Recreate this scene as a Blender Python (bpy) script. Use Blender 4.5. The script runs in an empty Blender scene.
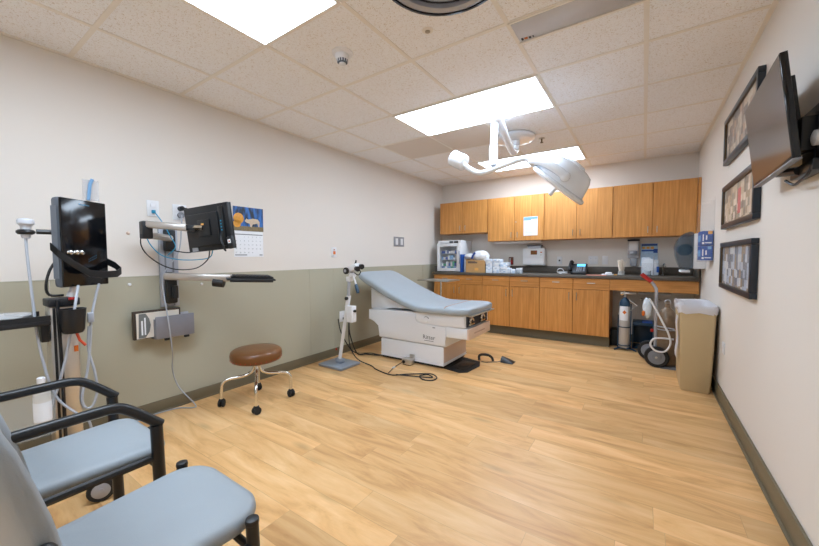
import bpy, bmesh, math, random
from mathutils import Vector, Matrix
PI = math.pi
H, W, BY, RY = 2.3633, 3.448, 2.895, -4.5      # ceiling, right wall, back wall, rear wall
scn = bpy.context.scene
col = scn.collection

# ------------------------------------------------------------------ camera, world, exposure
def cam_axes(yaw, pit, rol):
    rows = []
    for e in ((1, 0, 0), (0, 1, 0), (0, 0, 1)):
        c, s = math.cos(yaw), math.sin(yaw)
        x = e[0]*c + e[1]*s; y = -e[0]*s + e[1]*c; z = e[2]
        c, s = math.cos(pit), math.sin(pit)
        y2 = y*c - z*s; z2 = y*s + z*c
        c, s = math.cos(rol), math.sin(rol)
        rows.append((x*c + z2*s, y2, -x*s + z2*c))
    return rows
A = cam_axes(.5945, .0465, -.0053)
cd = bpy.data.cameras.new('camera'); cam = bpy.data.objects.new('camera', cd); col.objects.link(cam)
cd.sensor_width = 36; cd.lens = 346.73/819*36; cd.clip_start = .02
R3 = Matrix([(A[i][0], A[i][2], -A[i][1]) for i in range(3)])
cam.matrix_world = Matrix.Translation((2.9336, -2.473, 1.1312)) @ R3.to_4x4()
scn.camera = cam
w = bpy.data.worlds.new('world'); scn.world = w; w.use_nodes = True
w.node_tree.nodes['Background'].inputs[0].default_value = (.8, .85, 1, 1)
w.node_tree.nodes['Background'].inputs[1].default_value = .15
scn.view_settings.view_transform = 'Standard'; scn.view_settings.look = 'None'
scn.view_settings.gamma = 1; scn.view_settings.use_curve_mapping = False
scn.view_settings.exposure = 1.48
LIGHT = 5.2                                      # troffer diffuser emission

# ------------------------------------------------------------------ materials
def lin(c):
    return tuple(((v/255)/12.92 if v/255 <= .04045 else ((v/255+.055)/1.055)**2.4) for v in c) + (1,)
MATS = {}
def mat(name, rgb=(200, 200, 200), rough=.5, metal=0, spec=.5, coat=0, trans=0, emis=0, alpha=1, var=.04, vscale=30, bump=0, bscale=200):
    if name in MATS: return MATS[name]
    m = bpy.data.materials.new(name); m.use_nodes = True; nt = m.node_tree
    b = nt.nodes['Principled BSDF']
    base = lin(rgb)
    tc = nt.nodes.new('ShaderNodeTexCoord')
    if var:
        nz = nt.nodes.new('ShaderNodeTexNoise'); nz.inputs['Scale'].default_value = vscale
        nt.links.new(tc.outputs['Object'], nz.inputs['Vector'])
        mx = nt.nodes.new('ShaderNodeMix'); mx.data_type = 'RGBA'
        nt.links.new(nz.outputs['Fac'], mx.inputs['Factor'])
        mx.inputs['A'].default_value = tuple(x*(1-var) for x in base[:3]) + (1,)
        mx.inputs['B'].default_value = tuple(min(1, x*(1+var)) for x in base[:3]) + (1,)
        nt.links.new(mx.outputs['Result'], b.inputs['Base Color'])
    else:
        b.inputs['Base Color'].default_value = base
    b.inputs['Roughness'].default_value = rough; b.inputs['Metallic'].default_value = metal
    b.inputs['Specular IOR Level'].default_value = spec; b.inputs['Coat Weight'].default_value = coat
    b.inputs['Transmission Weight'].default_value = trans; b.inputs['Alpha'].default_value = alpha
    if emis:
        b.inputs['Emission Color'].default_value = base; b.inputs['Emission Strength'].default_value = emis
    if bump:
        n2 = nt.nodes.new('ShaderNodeTexNoise'); n2.inputs['Scale'].default_value = bscale
        nt.links.new(tc.outputs['Object'], n2.inputs['Vector'])
        bp = nt.nodes.new('ShaderNodeBump'); bp.inputs['Strength'].default_value = bump; bp.inputs['Distance'].default_value = .002
        nt.links.new(n2.outputs['Fac'], bp.inputs['Height']); nt.links.new(bp.outputs['Normal'], b.inputs['Normal'])
    MATS[name] = m
    return m

def wood(name, dark, light, horizontal=False):
    m = bpy.data.materials.new(name); m.use_nodes = True; nt = m.node_tree; N = nt.nodes.new; K = nt.links.new
    b = nt.nodes['Principled BSDF']; tc = N('ShaderNodeTexCoord'); mp = N('ShaderNodeMapping')
    mp.inputs['Scale'].default_value = (3, 30, 60) if horizontal else (60, 60, 2.2)
    K(tc.outputs['Object'], mp.inputs['Vector'])
    n = N('ShaderNodeTexNoise'); n.inputs['Scale'].default_value = 1; n.inputs['Detail'].default_value = 6; n.inputs['Roughness'].default_value = .65
    K(mp.outputs['Vector'], n.inputs['Vector'])
    r = N('ShaderNodeValToRGB'); r.color_ramp.elements[0].position = .3; r.color_ramp.elements[1].position = .7
    r.color_ramp.elements[0].color = lin(dark); r.color_ramp.elements[1].color = lin(light)
    K(n.outputs['Fac'], r.inputs['Fac'])
    n2 = N('ShaderNodeTexNoise'); n2.inputs['Scale'].default_value = 2.2; K(tc.outputs['Object'], n2.inputs['Vector'])
    mx = N('ShaderNodeMix'); mx.data_type = 'RGBA'; mx.blend_type = 'MULTIPLY'; mx.inputs['Factor'].default_value = .35
    K(r.outputs['Color'], mx.inputs['A']); K(n2.outputs['Color'], mx.inputs['B'])
    hs = N('ShaderNodeHueSaturation'); K(mx.outputs['Result'], hs.inputs['Color']); hs.inputs['Value'].default_value = 1.2
    bw = N('ShaderNodeRGBToBW'); K(n2.outputs['Color'], bw.inputs['Color']); K(bw.outputs['Val'], mx.inputs['B'])
    K(hs.outputs['Color'], b.inputs['Base Color'])
    b.inputs['Roughness'].default_value = .42
    MATS[name] = m; return m

def floor_mat():
    m = bpy.data.materials.new('plank_floor'); m.use_nodes = True; nt = m.node_tree; N = nt.nodes.new; K = nt.links.new
    b = nt.nodes['Principled BSDF']; tc = N('ShaderNodeTexCoord')
    br = N('ShaderNodeTexBrick'); br.offset = 0; br.offset_frequency = 2; br.squash = 1
    br.inputs['Scale'].default_value = 1; br.inputs['Brick Width'].default_value = 1.22; br.inputs['Row Height'].default_value = .153
    br.inputs['Mortar Size'].default_value = .0011; br.inputs['Mortar Smooth'].default_value = .3; br.inputs['Bias'].default_value = 0
    br.inputs['Color1'].default_value = (0, 0, 0, 1); br.inputs['Color2'].default_value = (1, 1, 1, 1); br.inputs['Mortar'].default_value = (.5, .5, .5, 1)
    sp0 = N('ShaderNodeSeparateXYZ'); K(tc.outputs['Object'], sp0.inputs[0])
    dv_ = N('ShaderNodeMath'); dv_.operation = 'DIVIDE'; dv_.inputs[1].default_value = .153; K(sp0.outputs['Y'], dv_.inputs[0])
    fl_ = N('ShaderNodeMath'); fl_.operation = 'FLOOR'; K(dv_.outputs[0], fl_.inputs[0])
    wn = N('ShaderNodeTexWhiteNoise'); wn.noise_dimensions = '1D'; K(fl_.outputs[0], wn.inputs['W'])
    ad_ = N('ShaderNodeMath'); ad_.operation = 'MULTIPLY_ADD'; ad_.inputs[1].default_value = 1.22; K(wn.outputs['Value'], ad_.inputs[0]); K(sp0.outputs['X'], ad_.inputs[2])
    cb_ = N('ShaderNodeCombineXYZ'); K(ad_.outputs[0], cb_.inputs['X']); K(sp0.outputs['Y'], cb_.inputs['Y']); K(cb_.outputs[0], br.inputs['Vector'])
    # per plank random offset of the grain
    sep = N('ShaderNodeSeparateXYZ'); K(tc.outputs['Object'], sep.inputs[0])
    bw = N('ShaderNodeRGBToBW'); K(br.outputs['Color'], bw.inputs['Color'])
    mul = N('ShaderNodeMath'); mul.operation = 'MULTIPLY'; mul.inputs[1].default_value = 37; K(bw.outputs['Val'], mul.inputs[0])
    add = N('ShaderNodeMath'); add.operation = 'ADD'; K(mul.outputs[0], add.inputs[0]); K(sep.outputs['X'], add.inputs[1])
    cmb = N('ShaderNodeCombineXYZ'); K(add.outputs[0], cmb.inputs['X']); K(sep.outputs['Y'], cmb.inputs['Y']); K(mul.outputs[0], cmb.inputs['Z'])
    def grain(sx, sy, det, rough, dist=0):
        mp = N('ShaderNodeMapping'); mp.inputs['Scale'].default_value = (sx, sy, 1); K(cmb.outputs[0], mp.inputs['Vector'])
        n = N('ShaderNodeTexNoise'); n.inputs['Scale'].default_value = 1; n.inputs['Detail'].default_value = det
        n.inputs['Roughness'].default_value = rough; n.inputs['Distortion'].default_value = dist
        K(mp.outputs['Vector'], n.inputs['Vector']); return n
    n1 = grain(1.5, 8, 6, .62, 1.0)
    r = N('ShaderNodeValToRGB'); e = r.color_ramp.elements
    e[0].position = .24; e[0].color = lin((178, 124, 72)); e[1].position = .74; e[1].color = lin((236, 196, 144))
    e2 = r.color_ramp.elements.new(.48); e2.color = lin((219, 171, 114))
    K(n1.outputs['Fac'], r.inputs['Fac'])
    n2 = grain(9, 160, 4, .7)
    r2 = N('ShaderNodeMapRange'); r2.inputs['To Min'].default_value = .9; r2.inputs['To Max'].default_value = 1.08; K(n2.outputs['Fac'], r2.inputs['Value'])
    # knots
    mp = N('ShaderNodeMapping'); mp.inputs['Scale'].default_value = (1.5, 5, 1); K(cmb.outputs[0], mp.inputs['Vector'])
    vo = N('ShaderNodeTexVoronoi'); vo.inputs['Scale'].default_value = 1; K(mp.outputs['Vector'], vo.inputs['Vector'])
    kr = N('ShaderNodeMapRange'); kr.inputs['From Min'].default_value = .03; kr.inputs['From Max'].default_value = .17; kr.inputs['To Min'].default_value = .74
    K(vo.outputs['Distance'], kr.inputs['Value'])
    pr = N('ShaderNodeMapRange'); pr.inputs['To Min'].default_value = .86; pr.inputs['To Max'].default_value = 1.12; K(bw.outputs['Val'], pr.inputs['Value'])
    ms = N('ShaderNodeMapRange'); ms.inputs['To Min'].default_value = 1; ms.inputs['To Max'].default_value = .72; K(br.outputs['Fac'], ms.inputs['Value'])
    prev = r2.outputs[0]
    for o in (kr.outputs[0], pr.outputs[0], ms.outputs[0]):
        q = N('ShaderNodeMath'); q.operation = 'MULTIPLY'; K(prev, q.inputs[0]); K(o, q.inputs[1]); prev = q.outputs[0]
    vm = N('ShaderNodeVectorMath'); vm.operation = 'SCALE'; K(r.outputs['Color'], vm.inputs[0]); K(prev, vm.inputs['Scale'])
    K(vm.outputs[0], b.inputs['Base Color'])
    b.inputs['Roughness'].default_value = .36; b.inputs['Specular IOR Level'].default_value = .45
    bp = N('ShaderNodeBump'); bp.inputs['Strength'].default_value = .15; bp.inputs['Distance'].default_value = .001
    K(n2.outputs['Fac'], bp.inputs['Height']); K(bp.outputs['Normal'], b.inputs['Normal'])
    return m

def tile_mat():
    m = bpy.data.materials.new('acoustic_tile'); m.use_nodes = True; nt = m.node_tree; N = nt.nodes.new; K = nt.links.new
    b = nt.nodes['Principled BSDF']; tc = N('ShaderNodeTexCoord')
    n = N('ShaderNodeTexNoise'); n.inputs['Scale'].default_value = 125; n.inputs['Detail'].default_value = 2; n.inputs['Distortion'].default_value = 1.2
    K(tc.outputs['Object'], n.inputs['Vector'])
    r = N('ShaderNodeValToRGB'); e = r.color_ramp.elements
    e[0].position = .33; e[0].color = lin((218, 208, 198)); e[1].position = .43; e[1].color = lin((248, 248, 250))
    K(n.outputs['Fac'], r.inputs['Fac']); K(r.outputs['Color'], b.inputs['Base Color'])
    b.inputs['Roughness'].default_value = .9; b.inputs['Specular IOR Level'].default_value = .1
    bp = N('ShaderNodeBump'); bp.inputs['Strength'].default_value = .4; bp.inputs['Distance'].default_value = .002
    K(n.outputs['Fac'], bp.inputs['Height']); K(bp.outputs['Normal'], b.inputs['Normal'])
    return m

def patch_mat(name, cols, sx, sy, sz, rough=.6):
    """a collage of small coloured patches (framed quilts, picture on the calendar, packed goods)"""
    m = bpy.data.materials.new(name); m.use_nodes = True; nt = m.node_tree; N = nt.nodes.new; K = nt.links.new
    b = nt.nodes['Principled BSDF']; tc = N('ShaderNodeTexCoord'); mp = N('ShaderNodeMapping')
    mp.inputs['Scale'].default_value = (sx, sy, sz); K(tc.outputs['Object'], mp.inputs['Vector'])
    v = N('ShaderNodeTexVoronoi'); v.distance = 'CHEBYCHEV'; v.inputs['Scale'].default_value = 1; v.inputs['Randomness'].default_value = .3
    K(mp.outputs['Vector'], v.inputs['Vector'])
    bw = N('ShaderNodeSeparateColor'); K(v.outputs['Color'], bw.inputs[0])
    r = N('ShaderNodeValToRGB'); r.color_ramp.interpolation = 'CONSTANT'; e = r.color_ramp.elements
    e[0].color = lin(cols[0]); e[0].position = 0; e[1].color = lin(cols[1]); e[1].position = 1/len(cols)
    for i in range(2, len(cols)):
        x = e.new(i/len(cols)); x.color = lin(cols[i])
    K(bw.outputs[0], r.inputs['Fac']); K(r.outputs['Color'], b.inputs['Base Color'])
    b.inputs['Roughness'].default_value = rough
    MATS[name] = m; return m

M_wall = mat('wall_paint', (226, 219, 211), .7, var=.01, vscale=2, bump=.15, bscale=300)
M_wains = mat('wainscot_vinyl', (178, 174, 154), .6, var=.03, vscale=250, bump=.1)
M_bbase = mat('rubber_baseboard', (112, 102, 80), .5, var=.03)
M_kick = mat('kick_board', (104, 97, 78), .6)
M_floor = floor_mat(); M_tile = tile_mat()
M_tee = mat('ceiling_tee', (240, 234, 226), .5, var=0)
M_frame = mat('white_steel', (222, 220, 216), .4, var=0)
M_wood = wood('cabinet_wood', (180, 116, 50), (218, 155, 84))
M_woodh = wood('cabinet_wood_flat', (180, 116, 50), (218, 155, 84), True)
M_dark = mat('dark_gap', (52, 40, 28), .8, var=0)
M_counter = mat('counter_laminate', (92, 85, 76), .45, var=.12, vscale=180)
M_nickel = mat('brushed_nickel', (190, 186, 180), .32, 1, var=0)
M_chrome = mat('chrome', (225, 222, 215), .12, 1, var=0)
M_black = mat('black_plastic', (18, 20, 24), .45, var=.1)
M_blackg = mat('black_gloss', (10, 11, 14), .12, var=0)
M_blackm = mat('black_metal', (18, 20, 23), .38, var=.1)
M_rubber = mat('black_rubber', (28, 28, 28), .75, var=.1)
M_vinyl = mat('blue_grey_vinyl', (160, 169, 176), .42, var=.04, vscale=8, bump=.12, bscale=400)
M_vinylA = mat('chair_vinyl', (150, 157, 162), .45, var=.04, vscale=10, bump=.25, bscale=500)
M_pipe = mat('tan_piping', (186, 140, 110), .6)
M_appl = mat('appliance_white', (236, 237, 241), .42, var=.01)
M_applw = mat('appliance_end', (224, 200, 184), .42, var=.01)
M_white = mat('white_plastic', (228, 228, 230), .35, var=.01)
M_enamel = mat('white_enamel', (234, 238, 244), .22, var=0, coat=.3)
M_greyp = mat('grey_plastic', (128, 131, 138), .5)
M_lgrey = mat('light_grey_metal', (176, 180, 190), .35, .4, var=.03)
M_silver = mat('silver_arm', (196, 190, 184), .3, .6, var=.02)
M_brown = mat('brown_vinyl', (112, 70, 34), .33, var=.15, vscale=14, bump=.15, bscale=300)
M_tan = mat('tan_plastic', (200, 178, 138), .5, var=.02)
M_bag = mat('bin_liner', (236, 234, 238), .35, trans=.25, var=.02, bump=.6, bscale=60)
M_blue = mat('blue_print', (22, 76, 158), .5, var=.05)
M_lblue = mat('pale_blue_print', (120, 168, 212), .5)
M_paper = mat('white_paper', (236, 238, 242), .7, var=.02)
M_card = mat('cardboard', (196, 152, 100), .8, var=.08)
M_ink = mat('ink_grey', (112, 114, 120), .7, var=0)
M_inkd = mat('ink_dark', (46, 52, 66), .7, var=0)
M_red = mat('red_plastic', (170, 28, 26), .45)
M_orange = mat('orange_plastic', (214, 110, 30), .5)
M_navy = mat('dark_teal_paint', (30, 62, 86), .4, var=.05)
M_cyan = mat('blue_cable', (40, 150, 190), .5, var=0)
M_gcable = mat('grey_cable', (170, 174, 182), .5, var=0)
M_clear = mat('clear_acrylic', (245, 248, 250), .15, alpha=.05, var=0, spec=.15)
M_smoke = mat('smoked_plastic', (70, 92, 110), .1, alpha=.5, var=0)
M_glass = mat('picture_glass', (250, 250, 250), .04, alpha=.08, var=0)
M_gold = mat('bronze_frame', (96, 82, 62), .4, .5, var=.1)
M_navyf = mat('dark_blue_frame', (26, 36, 48), .35, var=.1)
M_emit = mat('troffer_diffuser', (255, 255, 255), .5, emis=LIGHT, var=0)
M_emit.node_tree.nodes['Principled BSDF'].inputs['Emission Color'].default_value = (.78, .94, 1.13, 1)
M_screen = mat('tv_screen', (58, 58, 62), .16, var=0, spec=.9)
M_lcd = mat('phone_lcd', (90, 180, 235), .4, emis=.6, var=0)
M_steel = mat('brushed_steel', (206, 203, 198), .3, .9, var=.03)
M_brownbag = mat('brown_bag_plastic', (128, 104, 80), .3, var=.45, vscale=22, bump=.9, bscale=35)
M_pinkp = mat('salmon_paper', (226, 150, 130), .7)
M_greyplate = mat('grey_plate', (150, 158, 170), .35, .3, var=.03)
M_green = mat('green_box', (60, 160, 120), .6)
M_yellow = mat('yellow_label', (232, 172, 90), .6)

# ------------------------------------------------------------------ mesh builder
class MB:
    def __init__(s): s.bm = bmesh.new(); s.M = Matrix(); s.mi = 0
    def _fin(s, old):
        nf = [f for f in s.bm.faces if f not in old]
        for f in nf: f.material_index = s.mi
        return nf
    def box(s, x0, x1, y0, y1, z0, z1, bev=0, seg=2, M=None):
        old = set(s.bm.faces)
        T = Matrix.Translation(((x0+x1)/2, (y0+y1)/2, (z0+z1)/2)) @ Matrix.Diagonal((abs(x1-x0), abs(y1-y0), abs(z1-z0), 1))
        r = bmesh.ops.create_cube(s.bm, size=1, matrix=s.M @ (M or Matrix()) @ T)
        if bev:
            es = {e for v in r['verts'] for e in v.link_edges}
            bmesh.ops.bevel(s.bm, geom=list(es), offset=bev, segments=seg, affect='EDGES', profile=.5)
        s._fin(old); return s
    def tube(s, pts, r, seg=8, closed=False, smooth=0, taper=None, caps=True):
        P = [Vector(p) for p in pts]
        if smooth and len(P) > 2:
            Q = []; n = len(P)
            for i in range(n-1 if not closed else n):
                p0 = P[i-1] if (i > 0 or closed) else P[i]; p1 = P[i]; p2 = P[(i+1) % n]
                p3 = P[(i+2) % n] if (i+2 < n or closed) else p2
                for k in range(smooth):
                    t = k/smooth
                    Q.append(.5*((2*p1)+(p2-p0)*t+(2*p0-5*p1+4*p2-p3)*t*t+(3*p1-p0-3*p2+p3)*t**3))
            if not closed: Q.append(P[-1])
            P = Q
        old = set(s.bm.faces); rings = []; n = len(P); nrm = None
        for i, p in enumerate(P):
            if closed: t = P[(i+1) % n]-P[i-1]
            else: t = P[min(i+1, n-1)]-P[max(i-1, 0)]
            t.normalize()
            if nrm is None:
                nrm = t.orthogonal().normalized()
            nrm = (nrm-t*nrm.dot(t))
            if nrm.length < 1e-6: nrm = t.orthogonal()
            nrm.normalize(); bn = t.cross(nrm)
            rr = r if taper is None else r+(taper-r)*i/(n-1)
            rings.append([s.bm.verts.new(s.M @ (p+nrm*math.cos(2*PI*k/seg)*rr+bn*math.sin(2*PI*k/seg)*rr)) for k in range(seg)])
        for i in range(n if closed else n-1):
            a, b = rings[i], rings[(i+1) % n]
            for k in range(seg): s.bm.faces.new((a[k], a[(k+1) % seg], b[(k+1) % seg], b[k]))
        if not closed and caps:
            s.bm.faces.new(rings[0][::-1]); s.bm.faces.new(rings[-1])
        s._fin(old); return s
    def cyl(s, p0, p1, r0, r1=None, seg=20):
        return s.tube([p0, p1], r0, seg, taper=r0 if r1 is None else r1)
    def lathe(s, prof, c=(0, 0, 0), axis=(0, 0, 1), seg=24):
        old = set(s.bm.faces)
        q = Vector((0, 0, 1)).rotation_difference(Vector(axis).normalized()).to_matrix().to_4x4()
        T = s.M @ Matrix.Translation(c) @ q; rings = []
        for r, z in prof:
            rings.append([s.bm.verts.new(T @ Vector((max(r, 1e-4)*math.cos(2*PI*k/seg), max(r, 1e-4)*math.sin(2*PI*k/seg), z))) for k in range(seg)])
        for a, b in zip(rings, rings[1:]):
            for k in range(seg): s.bm.faces.new((a[k], a[(k+1) % seg], b[(k+1) % seg], b[k]))
        s.bm.faces.new(rings[0][::-1]); s.bm.faces.new(rings[-1])
        s._fin(old); return s
    def sphere(s, c, r, sc=(1, 1, 1), seg=20):
        old = set(s.bm.faces)
        bmesh.ops.create_uvsphere(s.bm, u_segments=seg, v_segments=max(6, seg//2), radius=r, matrix=s.M @ Matrix.Translation(c) @ Matrix.Diagonal((*sc, 1)))
        s._fin(old); return s
    def prism(s, poly, a0, a1, axis='y', bev=0, seg=2):
        """poly in the two other axes (in xyz order), extruded along axis from a0 to a1"""
        old = set(s.bm.faces)
        def P(p, a):
            return {'x': (a, p[0], p[1]), 'y': (p[0], a, p[1]), 'z': (p[0], p[1], a)}[axis]
        va = [s.bm.verts.new(s.M @ Vector(P(p, a0))) for p in poly]; vb = [s.bm.verts.new(s.M @ Vector(P(p, a1))) for p in poly]
        n = len(poly); s.bm.faces.new(va); s.bm.faces.new(vb[::-1])
        for k in range(n): s.bm.faces.new((va[k], vb[k], vb[(k+1) % n], va[(k+1) % n]))
        if bev:
            es = {e for v in va+vb for e in v.link_edges}
            bmesh.ops.bevel(s.bm, geom=list(es), offset=bev, segments=seg, affect='EDGES', profile=.5, clamp_overlap=True)
        s._fin(old); return s
    def grid(s, f, nu, nv, cu=False):
        """surface f(u,v) with u,v in 0..1"""
        old = set(s.bm.faces)
        V = [[s.bm.verts.new(s.M @ Vector(f(i/nu, j/nv))) for j in range(nv+1)] for i in range(nu if cu else nu+1)]
        for i in range(nu):
            a = V[i]; b = V[(i+1) % len(V)]
            for j in range(nv): s.bm.faces.new((a[j], b[j], b[j+1], a[j+1]))
        s._fin(old); return s
    def loft(s, loops, caps=True):
        old = set(s.bm.faces)
        R = [[s.bm.verts.new(s.M @ Vector(p)) for p in L] for L in loops]
        for a, b in zip(R, R[1:]):
            n = len(a)
            for k in range(n): s.bm.faces.new((a[k], a[(k+1) % n], b[(k+1) % n], b[k]))
        if caps: s.bm.faces.new(R[0][::-1]); s.bm.faces.new(R[-1])
        s._fin(old); return s

ORG = {}
def origin(o):
    v = Vector((0, 0, 0))
    while o is not None: v += o.location; o = o.parent
    return v
def part(name, mb, mats, parent=None, label=None, loc=None, sub=0, ang=35):
    """link the builder's world-space shape as ONE mesh object under parent"""
    me = bpy.data.meshes.new(name)
    bmesh.ops.recalc_face_normals(mb.bm, faces=mb.bm.faces[:])
    for f in mb.bm.faces: f.smooth = True
    for e in mb.bm.edges:
        if len(e.link_faces) == 2 and e.calc_face_angle(0) > math.radians(ang): e.smooth = False
    base = Vector(loc) if loc is not None else Vector((0, 0, 0))
    off = (origin(parent) if parent else Vector((0, 0, 0))) + (base if parent is None else Vector((0, 0, 0)))
    if off.length: bmesh.ops.translate(mb.bm, verts=mb.bm.verts[:], vec=-off)
    mb.bm.to_mesh(me); mb.bm.free()
    for m in (mats if isinstance(mats, (list, tuple)) else [mats]): me.materials.append(m)
    o = bpy.data.objects.new(name, me); col.objects.link(o)
    if parent: o.parent = parent
    elif loc is not None: o.location = base
    if label: o['label'] = label
    if sub:
        md = o.modifiers.new('Subdivision', 'SUBSURF'); md.levels = sub; md.render_levels = sub
    return o
def tag(o, label, cat, group=None):
    o['label'] = label; o['category'] = cat
    if group: o['group'] = group
    return o
def thing(name, label, cat, loc=(0, 0, 0), group=None):
    o = bpy.data.objects.new(name, None); col.objects.link(o); o.location = loc; o.empty_display_size = .1
    return tag(o, label, cat, group)
def struct(name, mb, m): o = part(name, mb, m); o['kind'] = 'structure'; return o
def text_mb(mb, body, size, M, depth=.0008):
    """lettering as geometry: M places the text plane"""
    c = bpy.data.curves.new('lettering', 'FONT'); c.body = body; c.size = size; c.extrude = depth; c.resolution_u = 2
    c.align_x = 'CENTER'; c.align_y = 'CENTER'
    o = bpy.data.objects.new('lettering', c); col.objects.link(o)
    dg = bpy.context.evaluated_depsgraph_get(); me = bpy.data.meshes.new_from_object(o.evaluated_get(dg))
    me.transform(mb.M @ M); old = set(mb.bm.faces); mb.bm.from_mesh(me); mb._fin(old)
    bpy.data.objects.remove(o); bpy.data.curves.remove(c); bpy.data.meshes.remove(me)
    return mb
def face_M(loc, right, up):
    r = Vector(right).normalized(); u = Vector(up).normalized(); n = r.cross(u)
    m = Matrix((r, u, n)).transposed().to_4x4(); m.translation = Vector(loc); return m
def BOX(*a, **k): return MB().box(*a, **k)
def TUBE(*a, **k): return MB().tube(*a, **k)

# ------------------------------------------------------------------ the room
struct('floor', BOX(-.1, W+.1, RY-.1, BY+.1, -.08, 0), M_floor)
struct('ceiling', BOX(-.1, W+.1, RY-.1, BY+.1, H, H+.08), M_tile)
struct('wall_left', BOX(-.12, 0, RY-.1, BY+.1, 0, H), M_wall)
struct('wall_right', BOX(W, W+.12, RY-.1, BY+.1, 0, H), M_wall)
struct('wall_back', BOX(0, W, BY, BY+.12, 0, H), M_wall)
struct('wall_rear', BOX(0, W, RY-.12, RY, 0, H), M_wall)
T = .6096; GX0 = .4795
mb = MB()
for i in range(5):
    x = GX0+i*T
    if x < W: mb.box(x-.012, x+.012, RY, BY, H-.004, H)
y = -7*T
while y < BY:
    if y > RY: mb.box(0, W, y-.012, y+.012, H-.0035, H)
    y += T
mb.box(0, .02, RY, BY, H-.006, H).box(W-.022, W, RY, BY, H-.006, H).box(0, W, BY-.02, BY, H-.006, H)
struct('trim_1', mb, M_tee)
mb = MB()
for a, b in ((RY, -1.97), (-1.965, -.026), (-.022, .314), (.318, 2.24)):
    mb.box(.0, .005, a, b, .085, 1.0, bev=.0012, seg=1)
mb.box(0, .007, RY, 2.78, 1.0, 1.006)
mb.box(0, .005, 2.244, 2.78, .085, 1.0)
for y in (-.024, .316): mb.box(.003, .0075, y-.006, y+.006, .085, 1.0, bev=.001, seg=1)
struct('trim_2', mb, M_wains)
struct('baseboard_left', BOX(0, .012, RY, BY, 0, .088, bev=.003).box(0, .02, RY, BY, 0, .012, bev=.003), M_bbase)
struct('baseboard_right', BOX(W-.012, W, RY, BY, 0, .112, bev=.003).box(W-.022, W, RY, BY, 0, .012, bev=.003), M_bbase)
struct('baseboard_back', BOX(.02, W-.02, BY-.012, BY, 0, .1, bev=.003), M_kick)

# ------------------------------------------------------------------ ceiling fixtures
def troffer(x0, x1, y0, y1, label):
    t = thing('ceiling_light', label, 'ceiling light', ((x0+x1)/2, (y0+y1)/2, H), 'recessed troffers in the tile ceiling')
    g = .018
    mb = MB()
    for a in ((x0, x1, y0, y0+g), (x0, x1, y1-g, y1), (x0, x0+g, y0+g, y1-g), (x1-g, x1, y0+g, y1-g)): mb.box(*a, H-.012, H-.001)
    part('frame', mb, M_tee, t)
    part('diffuser', BOX(x0+g, x1-g, y0+g, y1-g, H-.009, H-.002), M_emit, t)
XC = GX0+T
troffer(XC, XC+2*T, -6*T, -5*T, 'added rectangular fill light behind the chairs, out of view')  # unseen troffer added to brighten the surfaces facing the camera
troffer(XC, XC+2*T, 0, T, 'bright rectangular ceiling light over the exam table, behind the surgical lamp arm')
troffer(XC, XC+2*T, 3*T, 4*T, 'bright rectangular ceiling light nearest the wall cabinets')
troffer(XC, XC+T, -4*T, -2*T, 'bright ceiling light cut off by the top edge, near the smoke detector')

t = thing('smoke_detector', 'round white smoke detector with dark slots on ceiling tile', 'smoke detector', (1.40, -.915, H))
part('base_plate', MB().lathe([(.062, 0), (.062, -.008), (.05, -.016), (.03, -.016)], (1.40, -.915, H)), M_appl, t)
part('sensor_head', MB().lathe([(.042, -.014), (.042, -.036), (.036, -.044), (.034, -.045)], (1.40, -.915, H)), M_white, t)
mb = MB().lathe([(.034, -.044), (.032, -.058), (.022, -.064)], (1.40, -.915, H))
part('vent_slots', mb, M_inkd, t)
mb = MB()
for k in range(14):
    a = 2*PI*k/14; mb.tube([(1.40+.035*math.cos(a), -.915+.035*math.sin(a), H-.044), (1.40+.030*math.cos(a), -.915+.030*math.sin(a), H-.060)], .0028, 5)
mb.lathe([(.02, -.058), (.02, -.068), (.012, -.071)], (1.40, -.915, H))
part('cage', mb, M_white, t)

t = thing('ceiling_sensor', 'small round flush disc on ceiling tile beside the round air diffuser', 'ceiling disc', (1.93, -.80, H))
part('plate', MB().lathe([(.03, 0), (.03, -.003), (.016, -.006)], (1.93, -.80, H)), M_tee, t)
part('button', MB().lathe([(.014, -.005), (.014, -.009), (.010, -.011)], (1.93, -.80, H)), mat('beige_button', (164, 150, 132)), t)

t = thing('round_diffuser', 'round grey air diffuser with a black rim, cut by the top edge', 'air diffuser', (2.21, -1.13, H))
c = (2.21, -1.13, H)
part('rim', MB().lathe([(.285, 0), (.292, -.010), (.290, -.020), (.278, -.022), (.274, -.012), (.274, 0)], c, seg=64), M_blackg, t)
part('outer_ring', MB().lathe([(.272, 0), (.272, -.018), (.25, -.030), (.235, -.020), (.23, 0)], c, seg=64), M_lgrey, t)
part('inner_cone', MB().lathe([(.20, 0), (.20, -.014), (.13, -.034), (.05, -.036), (.04, -.036)], c, seg=48), M_lgrey, t)

t = thing('slot_diffuser', 'long grey metal air vent panel set between ceiling tiles', 'air vent', (2.61, -.505, H))
part('panel', BOX(2.32, 2.905, -.60, -.42, H-.010, H-.001, bev=.002), mat('vent_grey', (200, 200, 204), .4, .1, var=.02), t)
mb = MB().box(2.31, 2.91, -.42, -.405, H-.016, H).box(2.31, 2.91, -.612, -.60, H-.008, H).box(2.308, 2.32, -.612, -.405, H-.012, H)
part('frame', mb, M_tee, t)
part('damper_screws', MB().box(2.335, 2.345, -.455, -.437, H-.013, H-.0095).box(2.375, 2.385, -.448, -.434, H-.013, H-.0095).box(2.395, 2.4, -.448, -.434, H-.013, H-.0095), M_inkd, t)
part('sticker', BOX(2.35, 2.368, -.452, -.436, H-.0115, H-.0095), M_orange, t)

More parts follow.
